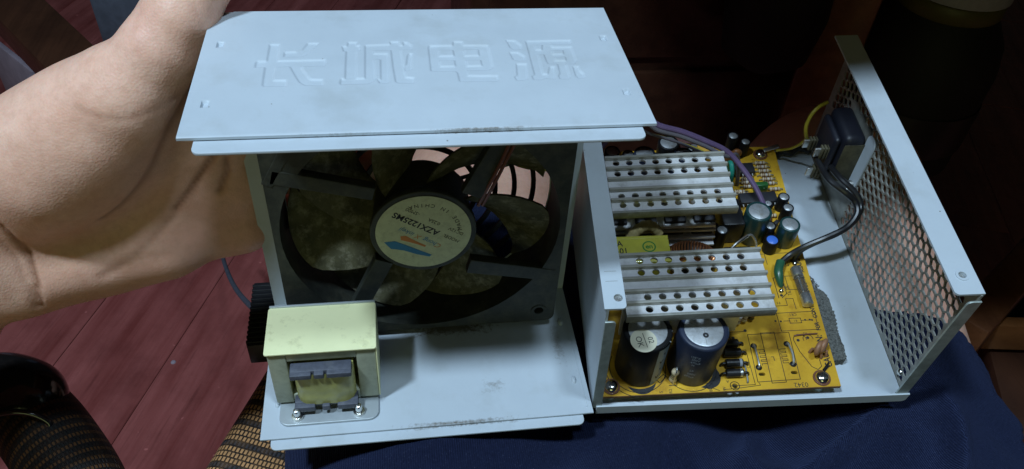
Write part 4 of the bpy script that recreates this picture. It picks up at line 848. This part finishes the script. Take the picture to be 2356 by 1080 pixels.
MB().box(-4.6, 4.6, -1.2, 1.2, -0.5, 0.5, 0.3, mtx=TR(113.0, 145.2, BZ + 2.4, rz=0.35)).build('ring_terminal', 'solder', tray)
for k, (mm, off, end) in enumerate((('wire_purple', (0, 0, 0), (95.0, 88.0, BZ)), ('wire_purple', (0.6, 1.6, -0.6), (93.0, 89.5, BZ)), ('wire_grey', (-0.4, -1.7, -1.2), (92.2, 121.0, BZ)))):
    base = ((26.26, 117.93, 66.00), (38.58, 113.83, 62.00), (50.82, 113.97, 57.00), (63.27, 112.92, 51.00), (74.59, 112.47, 44.00), (82.49, 108.13, 37.00), (88.92, 99.89, 31.00), (92.53, 92.65, 26.00), (95.42, 86.85, 20.00))
    P = [(-7, 113 + 2 * k, 33), (6, 115 + 2 * k, 37)] + [tuple(a + b_ for a, b_ in zip(p, off)) for p in base]
    if k == 2: P = P[:7] + [(82.5, 118.0, 36), (86.5, 120.5, 24), (89.0, 121.0, BZ)]
    else: P = P + [end]
    wire('output_wire', mm, P, 1.05)
for k in range(3):
    q = ((22.30, 121.23, 58.00), (38.36, 122.71, 50.00), (52.23, 122.65, 44.00), (67.70, 121.58, 36.00), (78.11, 126.74, 28.00))
    P = [(a, b_ + k * 1.8 - 2.5, c - k * 1.5) for a, b_, c in q]; P = [(-7, 120 + 2 * k, 28), (5, 121 + 2 * k, 32)] + P
    wire('output_wire', ('wire_grey', 'wire_yellow', 'wire_black')[k], P[:6 if k else 7] + ([] if k == 0 else [(60.0 + k * 4, 124.0, 30 - k * 4), (61.0 + k * 4, 125.0, BZ)]), 0.75)
# torn dark rubber edge standing on the tray floor behind the board
m = MB(); m.tube([(117, 146, 3), (121, 148.5, 5.5), (126, 147.5, 5), (131, 149.5, 6.5), (137, 148.5, 5)], 1.7, 10); m.build('rubber_edging', 'black', tray)

# foam pad pushed under the board
def foam():
    o = [(109.0, 15.5), (116.8, 15.9), (118.2, 22), (117.6, 30), (119.0, 40), (118.8, 49), (117.4, 54), (114.2, 56), (113.2, 63), (111, 69.5), (106, 69), (104, 30)]
    bm = bmesh.new(); vs = []
    P = []
    for i in range(len(o)):
        a, b_ = Vector(o[i]), Vector(o[(i + 1) % len(o)]); n = max(1, int((b_ - a).length / 0.9))
        for k in range(n): P.append(a.lerp(b_, k / n))
    P = [(p.x + 0.5 * noise.noise((p.x * 0.9, p.y * 0.9, 3)) + 0.4 * random.uniform(-1, 1), p.y + 0.4 * random.uniform(-1, 1)) for p in P]
    m = MB(); m.plate(P, [], 0.45, 5.2)
    o_ = m.build('foam_pad', 'foam', None, smooth=20)
    o_.matrix_world = TM; tag(o_, 'dark grey foam pad poking out under the right edge of the yellow board', 'foam pad')
    # ragged top skin
    g = MB()
    for k in range(420):
        y = random.uniform(16, 68); xr = 117.6 if y < 54 else 117.6 - (y - 54) * 0.45
        x = random.uniform(109.4 + y * 0.02, xr); r = random.uniform(0.25, 0.7)
        mt = TR(x, y, 5.1) @ Matrix.Rotation(random.uniform(0, 3), 4, 'X') @ Matrix.Rotation(random.uniform(0, 3), 4, 'Z')
        g.add([(r, 0, 0), (-r * 0.6, r, 0), (-r * 0.6, -r, 0), (0, 0, r * 1.3)], [(0, 1, 2), (0, 1, 3), (1, 2, 3), (2, 0, 3)], mt)
    q = g.build('foam_crumb', 'foam', o_); q['kind'] = 'stuff'
foam()

# the board stands on short posts: bring it and everything soldered to it down to their height
for o in tray.children:
    if o not in (fl, lw, rw, sk): o.location = Vector((0.6, 1.2, -2.0)) * S
for x, y in ((102.3, 5.8), (8.2, 5.6), (107.2, 143.8)): MB().lathe([(3.2, 0.3), (2.6, 1.2), (2.6, 5.9)], 16, TR(x, y, 0)).build('standoff', 'zinc', tray)

# ================================================================== the person holding the cover on the lap
person = thing('person', 'person in navy shorts holding the steel cover with the left hand', 'person')
def body():
    # ---- left arm, palm turned to the viewer, thumb along the top corner, fingers behind the fan panel
    h = 1.5; lo, hi = (-215, -15, -75), (62, 112, 190); P = field(lo, hi, h)
    def chain(pts, k=5, d=None):
        for (a, ra), (b_, rb) in zip(pts, pts[1:]):
            c = cone_sdf(P, a, b_, ra, rb); d = c if d is None else smin(d, c, k)
        return d
    d = chain([((-118, 64, 60), 31), ((-150, 46, 12), 33), ((-215, 8, -85), 38)], 8)
    for (a, ra, b_, rb) in (((-104, 70, 84), 20, (-10, 82, 108), 13.5), ((-106, 69, 73), 20, (-8, 84, 91), 13.5), ((-106, 69, 60), 20, (-9, 84, 68), 13), ((-104, 69, 46), 19, (-8, 82, 45), 12.5)):
        d = smin(d, cone_sdf(P, a, b_, ra, rb), 13)
    d = smin(d, cone_sdf(P, (-94, 63, 44), (-40, 70, 47), 20, 15), 12)          # heel of the hand, little finger side
    d = smin(d, ell_sdf(P, (-64, 65, 98), (43, 22, 24), ((0.80, 0, -0.60), (0, 1, 0), (0.60, 0, 0.80))), 10)   # ball of the thumb
    d = smin(d, chain([((-66, 66, 100), 21), ((-33, 65, 125), 17.5)], 6), 18)
    d = smin(d, chain([((-33, 62, 125), 16.5), ((-17, 66, 143), 13.2), ((-10, 70, 152), 12.0)], 4), 6)
    d = smin(d, chain([((-10, 70, 152), 12.0), ((-1, 79, 165), 11.4), ((6, 88, 174), 9.6)], 4), 4)
    d = smin(d, chain([((-30, 84, 122), 9), ((-14, 86, 114), 10)], 5), 12)      # web between thumb and forefinger
    for root, mid, tip, r in (((-10, 86, 108), (26, 88, 113), (50, 87, 112), 9.3), ((-8, 87, 91), (32, 88.5, 94), (56, 87, 93), 9.4), ((-9, 87, 68), (28, 88, 71), (54, 87, 72), 9.0), ((-9, 85.5, 44), (16, 87, 48), (36, 86, 50), 8.2)):
        d = smin(d, chain([(root, r + 1.5), (mid, r), (tip, r * 0.86)], 3), 5)
    d = np.maximum(d, -(d * 0 + 999))
    V, Q = surface_nets(d, lo, h); del P, d
    G = V.copy()
    # creases of the palm and wrist, given on the hand's front (x, z) and pressed in
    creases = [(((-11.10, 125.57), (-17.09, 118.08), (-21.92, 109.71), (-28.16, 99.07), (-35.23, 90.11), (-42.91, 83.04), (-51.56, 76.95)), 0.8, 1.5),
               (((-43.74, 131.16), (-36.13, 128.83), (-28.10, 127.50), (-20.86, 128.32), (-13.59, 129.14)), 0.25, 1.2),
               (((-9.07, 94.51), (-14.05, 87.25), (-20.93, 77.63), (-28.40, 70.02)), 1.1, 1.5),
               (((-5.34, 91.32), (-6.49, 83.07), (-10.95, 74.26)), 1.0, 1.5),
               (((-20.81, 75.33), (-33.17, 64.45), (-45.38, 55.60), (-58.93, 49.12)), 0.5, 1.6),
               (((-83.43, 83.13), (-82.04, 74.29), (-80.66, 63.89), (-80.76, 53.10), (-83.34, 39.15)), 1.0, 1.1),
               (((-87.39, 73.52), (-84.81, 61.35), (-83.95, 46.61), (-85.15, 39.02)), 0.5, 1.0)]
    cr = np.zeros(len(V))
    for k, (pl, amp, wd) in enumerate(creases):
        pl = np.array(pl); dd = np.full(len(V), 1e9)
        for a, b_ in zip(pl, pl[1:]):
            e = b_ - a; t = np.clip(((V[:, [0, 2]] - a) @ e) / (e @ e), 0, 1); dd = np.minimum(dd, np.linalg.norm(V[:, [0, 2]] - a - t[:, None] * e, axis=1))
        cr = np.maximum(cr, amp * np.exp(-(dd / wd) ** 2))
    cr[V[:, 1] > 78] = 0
    n_arm = len(V)
    Vs = [tuple(v) for v in V]; Fs = [tuple(q) for q in Q]
    # ---- legs
    def leg(pts, lo, hi, h):
        P = field(lo, hi, h); d = None
        for (a, ra), (b_, rb) in zip(pts, pts[1:]):
            c = cone_sdf(P, a, b_, ra, rb); d = c if d is None else smin(d, c, 25)
        V, Q = surface_nets(d, lo, h); o = len(Vs); Vs.extend(tuple(v) for v in V); Fs.extend(tuple(i + o for i in q) for q in Q)
    leg([((84, 60, -84), 70), ((136, 285, -66), 60), ((138, 305, -92), 56), ((136, 290, -330), 48), ((136, 290, -430), 34)], (-20, -30, -470), (220, 390, 30), 5)
    leg([((292, -20, -87), 71), ((386, 235, -84), 60), ((388, 255, -108), 56), ((386, 250, -330), 48), ((386, 250, -430), 34)], (190, -110, -470), (480, 370, 50), 5)
    m = MB(); m.v = Vs; m.f = Fs; m.mi = [0] * len(Fs)
    o = m.build('body', 'skin', person, smooth=None)
    me = o.data; n = len(me.vertices); no = np.zeros(n * 3); me.vertices.foreach_get('normal', no); no = no.reshape(-1, 3); co = np.zeros(n * 3); me.vertices.foreach_get('co', co); co = co.reshape(-1, 3)
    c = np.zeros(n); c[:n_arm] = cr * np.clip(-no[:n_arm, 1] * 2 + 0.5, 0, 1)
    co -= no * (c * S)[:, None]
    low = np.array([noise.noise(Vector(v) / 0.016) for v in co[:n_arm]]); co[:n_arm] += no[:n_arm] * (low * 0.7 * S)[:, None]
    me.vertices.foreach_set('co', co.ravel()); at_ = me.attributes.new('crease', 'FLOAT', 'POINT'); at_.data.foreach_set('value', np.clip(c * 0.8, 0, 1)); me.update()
body()
def shorts():
    h = 3.2; lo, hi = (-45, -190, -205), (430, 200, 30); P = field(lo, hi, h)
    l = smin(cone_sdf(P, (66, -190, -98), (80, 50, -84), 84, 78), cone_sdf(P, (80, 50, -84), (140, 300, -64), 78, 65), 20); r = cone_sdf(P, (232, -190, -96), (375, 215, -77), 85, 63)
    l = np.maximum(l, P[..., 1] - (148 + 0.10 * (P[..., 0] - 75))); r = np.maximum(r, P[..., 1] - (50 - 0.45 * (P[..., 0] - 330)))
    d = smin(smin(l, r, 34), cone_sdf(P, (70, -58, -74), (285, -58, -74), 60, 60), 30); d = smin(d, cone_sdf(P, (166, -80, -74), (172, 60, -76), 58, 50), 30)
    V, Q = surface_nets(d, lo, h); del P
    m = MB(); m.v = [tuple(v) for v in V]; m.f = [tuple(q) for q in Q]; m.mi = [0] * len(Q)
    o = m.build('shorts', 'cloth', person, smooth=60); me = o.data; n = len(me.vertices)
    no = np.zeros(n * 3); me.vertices.foreach_get('normal', no); no = no.reshape(-1, 3); co = np.zeros(n * 3); me.vertices.foreach_get('co', co); co = co.reshape(-1, 3)
    d = np.zeros(n)
    for i, (x, y, z) in enumerate(co * 1000):
        w_ = 1 - abs(noise.noise((x * 0.010 + y * 0.006, y * 0.022 - x * 0.012, z * 0.008))) * 2.6
        fr = min(1.0, max(0.0, (14 - y) / 30.0)) + (min(1, max(0, (x - 305) / 20)))
        d[i] = (max(0.0, w_) ** 2 * 9.0 + 4.5 * noise.noise((x * 0.03, y * 0.03, z * 0.03)) - 1.5 - 11 * math.exp(-((x - 178 - 0.25 * y + 3 * noise.noise((0, y * 0.05, 2))) / 7.0) ** 2)) * min(1, fr) * (0.6 if y > 10 else 1)
    co += no * (d * S)[:, None]; me.vertices.foreach_set('co', co.ravel()); me.update()
shorts()

# ================================================================== chair, floor and the dark room around
chair = thing('chair', 'woven cane chair with black and orange strands under the lap', 'chair')
SZ = -112.0
e0, e1 = Vector((-25.83, 132.15, -112.00)), Vector((-56.71, 58.49, -112.00))
ey = (e0 - e1).normalized(); ex = Vector((ey.y, -ey.x, 0))
def cushion(name, org, ex, ey, lx, ly, t, r, mtl):
    vs = []; fs = []; uvs = []
    prof = [(lx, -t), (r, -t)] + [(r - r * math.sin(a), -t / 2 - (t / 2) * math.cos(a)) for a in [PI * k / 12 for k in range(13)]] + [(r + (lx - r) * k / 8, 0) for k in range(1, 9)]
    prof = [(lx, -t)] + [(r - r * math.sin(a), -t / 2 - (t / 2) * math.cos(a)) for a in [PI * k / 14 for k in range(15)]] + [(lx, 0.0)]
    cum = [0]
    for a, b_ in zip(prof, prof[1:]): cum.append(cum[-1] + math.hypot(a[0] - b_[0], a[1] - b_[1]))
    ny = 24
    for j in range(ny + 1):
        for (x, z), c in zip(prof, cum): p = org + ex * x + ey * (ly * j / ny); vs.append((p.x, p.y, org.z + z)); uvs.append((c + 500, ly * j / ny + 500))
    k = len(prof)
    for j in range(ny):
        for i in range(k - 1): a = j * k + i; fs.append((a, a + k, a + k + 1, a + 1))
    fs.append(tuple(range(k))); fs.append(tuple(ny * k + i for i in range(k))[::-1])
    m = MB().add(vs, fs); d = {tuple(v): u for v, u in zip(m.v, uvs)}
    return m.build(name, mtl, chair, smooth=60, uv=lambda v: d[tuple(v)])
cushion('seat', e1 - ey * 330, ex, ey, 440, 470, 26, 12, 'weave')
MB().box(60, 400, -380, 130, -150, -139, 3).build('seat_board', 'wood_dark', chair)
for x, y in ((-20, -250), (400, -250), (20, 120), (400, 120)): MB().box(x - 16, x + 16, y - 16, y + 16, -478, -148, 3).build('leg', 'wood_dark', chair)
# armrest end: woven tube with a padded glossy cap
def armrest():
    pts = ((-164.93, 102.59, -92.00), (-141.73, 86.18, -90.00), (-120.54, 61.26, -92.00), (-104.17, 37.04, -96.00), (-88.43, 3.37, -100.00))
    m = MB(); m.tube(pts, 22, 40, smooth=8, rf=lambda t: 0.62 + 0.38 * min(1, t * 4) ** 0.6); nn = 40; nv = len(m.v)
    UV = [((i % nn) * 4.2 + 300, (i // nn) * 5.0 + 300) for i in range(nv)]; d = {tuple(v): u for v, u in zip(m.v, UV)}
    ar = m.build('armrest', 'weave_dark', chair, smooth=70, uv=lambda v: d[tuple(v)])
    P2 = ((-175.85, 97.89, -84.00), (-158.10, 99.05, -82.00), (-140.52, 89.70, -80.00), (-126.59, 75.17, -86.00))
    MB().tube(P2, 21, 28, smooth=8, rf=lambda t: 1.0 if t < 0.6 else (1 - ((t - 0.6) / 0.42) ** 2 * 0.85)).build('pad', 'gloss_black', ar, smooth=80)
    P3 = ((-155.07, 68.00, -66.00), (-139.98, 69.48, -62.00), (-128.38, 69.22, -64.00), (-120.32, 66.52, -70.00), (-123.76, 63.05, -74.00))
    MB().tube(P3, 1.6, 10, smooth=8).build('piping', 'gloss_black', ar, smooth=80)
    MB().box(-190, -160, 40, 70, -478, -110, 3).build('arm_post', 'wood_dark', chair)
armrest()

# floor of long red-brown boards
def tagk(o, k='structure'): o['kind'] = k; return o
FZ = -480.0
floor = tagk(MB().box(-1800, 1800, -900, 2600, FZ - 30, FZ - 9).build('floor', 'wood_dark'))
ang = math.atan2(0.32, 0.95); proto = None; PWD, PLN = 121.0, 905.0
for i in range(-13, 17):
    for j in range(-2, 3):
        u = i * PWD + 26; v = j * PLN + (i * 377 % 905) - 300
        if proto is None:
            proto = MB().box(-PWD / 2 + 0.4, PWD / 2 - 0.4, -PLN / 2 + 0.4, PLN / 2 - 0.4, 0, 8.9, 0.8, seg=1).build('plank', 'plank', floor); o = proto
        else: o = copy(proto, floor)
        x = -170 + u * math.cos(ang) + v * math.sin(ang); y = 480 - u * math.sin(ang) + v * math.cos(ang)
        o.location = Vector((x, y, FZ - 8.9 + (0.0 if (i + j) % 2 else 0.2))) * S; o.rotation_euler = (0, 0, -ang)
MB().lathe([(3.2, 0), (2.4, 1.2), (0.5, 1.8)], 10, TR(*(-211.57, 435.55, -480.00))).build('paper_scrap', 'mauve', None); o = bpy.data.objects['paper_scrap']; tag(o, 'tiny pale scrap lying on the red brown floor', 'scrap')
tagk(MB().box(-1800, 1800, 2600, 2640, FZ, 2200).build('wall', 'wall'))

# black ribbed plug on the seat edge with the output cable that runs behind the fan
oc = thing('output_cable', 'bundle of coloured output wires behind the fan ending in a black ribbed plug', 'cable')
a, b_ = Vector((-26.23, 164.35, -80.00)), Vector((-25.61, 113.84, -80.00)); dd = (b_ - a)
mt = Matrix.Translation(a + dd / 2) @ Matrix.Rotation(math.atan2(dd.y, dd.x), 4, 'Z'); ln_ = dd.length
m = MB().box(-ln_ / 2, ln_ / 2, -4, 14, -12, 4, 0.8, mtx=mt)
pl = m.build('plug', 'black', oc)
for k in range(13): x = -ln_ / 2 + 3 + k * (ln_ - 6) / 12; MB().box(x - 0.9, x + 0.9, -4.5, 14.4, -11, 4.7, 0.3, mtx=mt).build('rib', 'black', pl)
for k, (mm, dx, dz) in enumerate((('wire_yellow', 0, 0), ('wire_yellow', 2.2, 1.6), ('wire_black', 4.5, 0.4), ('wire_white', -2.4, 1.0), ('wire_red', -4.4, -0.6), ('wire_black', 6.6, -1.0), ('wire_purple', 1.0, 3.4))):
    P = [(149, 116 + k, 42 - k * 0.8), (118, 103 + k, 57 + dz), (92 + dx, 101 + dz, 80 + dx * 0.5), (70, 98 + dz, 92 + dx), (44, 96 + dx * 0.4, 62 + dz), (30 + dx, 98, 14 + dz), (8 + dx * 0.4, 112 + dx * 0.5, -40), tuple(a + dd * 0.12 + Vector((6, dx * 0.6, -4)))]
    MB().tube(P, 1.35, 8, smooth=6).build('wire', mm, oc)
MB().box(14, 21, 94, 99, 3.5, 8.5, 0.6, mtx=TR(0, 0, 0)).build('small_plug', 'wire_white', oc); MB().box(17, 18.6, 93.8, 99.2, 3.3, 8.7, 0.2).build('pink_band', 'pink', oc)
P = ((-27.93, 147.78, -84.00), (-45.40, 196.71, -130.00), (-74.18, 278.03, -200.00), (-97.65, 346.71, -250.00), (-121.63, 423.78, -300.00), (-150.70, 523.72, -360.00))
tag(MB().tube(P, 2.0, 10).build('thin_cable', 'slate', None), 'thin dark cable curving over the red brown floor beside the black plug', 'cable')
tag(MB().box(-16, 4, 96, 106, 62, 70, 1.5, mtx=TR(0, 0, 0)).build('white_tag', 'wire_white', None), 'small white tag showing between the hand and the fan panel', 'tag')
tag(MB().lathe([(2.0, 0), (3.4, 1), (3.4, 22), (2.0, 24)], 16, TR(*(-34.72, 135.00, 81.10), ry=1.2)).build('pink_pen', 'pink', None, smooth=60), 'pale pink pen end showing left of the top panel', 'pen')

# furniture and things in the dark
def bar(name, mtl, a, b_, w0, h0, parent=None, up=(0, 0, 1)):
    a, b_ = Vector(a), Vector(b_); d = b_ - a; q = d.to_track_quat('X', 'Z').to_matrix().to_4x4()
    return MB().box(0, d.length, -w0 / 2, w0 / 2, -h0 / 2, h0 / 2, min(w0, h0) * 0.08, mtx=Matrix.Translation(a) @ q).build(name, mtl, parent)
st = thing('wooden_stool', 'dark brown wooden stool leaning behind the hand at upper left', 'stool')
bar('leg', 'wood_dark', (-474.75, 909.17, -230.00), (-246.55, 595.83, -230.00), 62, 40, st)
bar('leg', 'wood_orange', (-379.03, 1119.20, -330.00), (-307.55, 931.26, -330.00), 26, 26, st)
bx = thing('cardboard_box', 'open mauve cardboard box at the left edge behind the wrist', 'box')
a = Vector((-446.64, 706.31, -330.00)); b_ = Vector((-429.18, 844.74, -330.00)); c = Vector((-534.17, 963.93, -330.00))
for p, q in ((a, b_), (b_, c)):
    d = q - p; MB().box(0, d.length, -4, 4, -148, 0, 1.5, mtx=Matrix.Translation(p) @ Matrix.Rotation(math.atan2(d.y, d.x), 4, 'Z')).build('side', 'mauve', bx)
tag(bar('slate_bag', 'slate', (-194.71, 567.37, -120.00), (-165.10, 694.57, -120.00), 70, 90), 'slate grey bag edge behind the thumb', 'bag')
rc = thing('wooden_chair', 'brown wooden chair frame in the dark at the right edge', 'chair')
bar('rear_leg', 'wood_brown', (568.39, 216.47, -250.00), (765.34, 351.44, -250.00), 34, 34, rc)
bar('rail', 'wood_orange', (606.63, 227.88, -265.00), (688.18, 217.51, -265.00), 12, 34, rc)
bar('apron', 'wood_dark', (613.87, 205.66, -300.00), (681.35, 178.94, -300.00), 150, 20, rc)
tag(bar('blue_cloth', 'cloth', (683.81, 280.17, -320.00), (761.60, 273.46, -320.00), 60, 40), 'dark blue cloth behind the brown chair frame at the right edge', 'cloth')
jr = thing('jar', 'dark round jar with yellow band and pale lid in the dark at upper right', 'jar', Matrix.Translation(Vector((648.32, 520.00, -76.75)) * S))
MB().lathe([(60, -190), (74, -180), (76, -60), (70, -30), (52, 0)], 40).build('glass_body', 'jar', jr, smooth=50)
MB().lathe([(52.5, 0), (54, 2), (54, 16), (52.5, 18)], 40).build('yellow_band', 'label_yellow', jr, smooth=50)
MB().lathe([(50, 18), (56, 20), (56, 40), (50, 44)], 40).build('lid', 'jar_lid', jr, smooth=50)
MB().lathe([(77, -150), (77.2, -148), (77.2, -100), (77, -98)], 40, cap=False).build('patterned_band', 'black', jr)
tag(MB().lathe([(20, -60), (48, -40), (56, 10), (50, 90), (30, 140)], 28, Matrix.Translation(Vector((478.35, 560.00, -110.60)))).build('dark_bottle', 'jar', None, smooth=60), 'dark rounded bottle standing in the shade beyond the heat sinks', 'bottle')
dk = thing('desk', 'brown wooden desk whose leg stands in the dark beyond the honeycomb wall', 'desk')
MB().box(100, 1300, 34, 900, 300, 328, 4).build('desk_top', 'wood_brown', dk)
shade_blk = MB().box(150, 640, 620, 880, FZ, 300, 3).build('shade_block', 'wood_dark', dk)  # added dark block and fronts that stand in for shade under the desk
for k in range(3): MB().box(170, 620, 612, 621, FZ + 60 + k * 230, FZ + 270 + k * 230, 3).build('shade_block_front', 'wood_dark', shade_blk)
bar('leg', 'wood_brown', (560, 560, FZ), (548, 540, 300), 60, 60, dk); bar('leg', 'wood_brown', (1240, 640, FZ), (1240, 620, 300), 60, 60, dk)
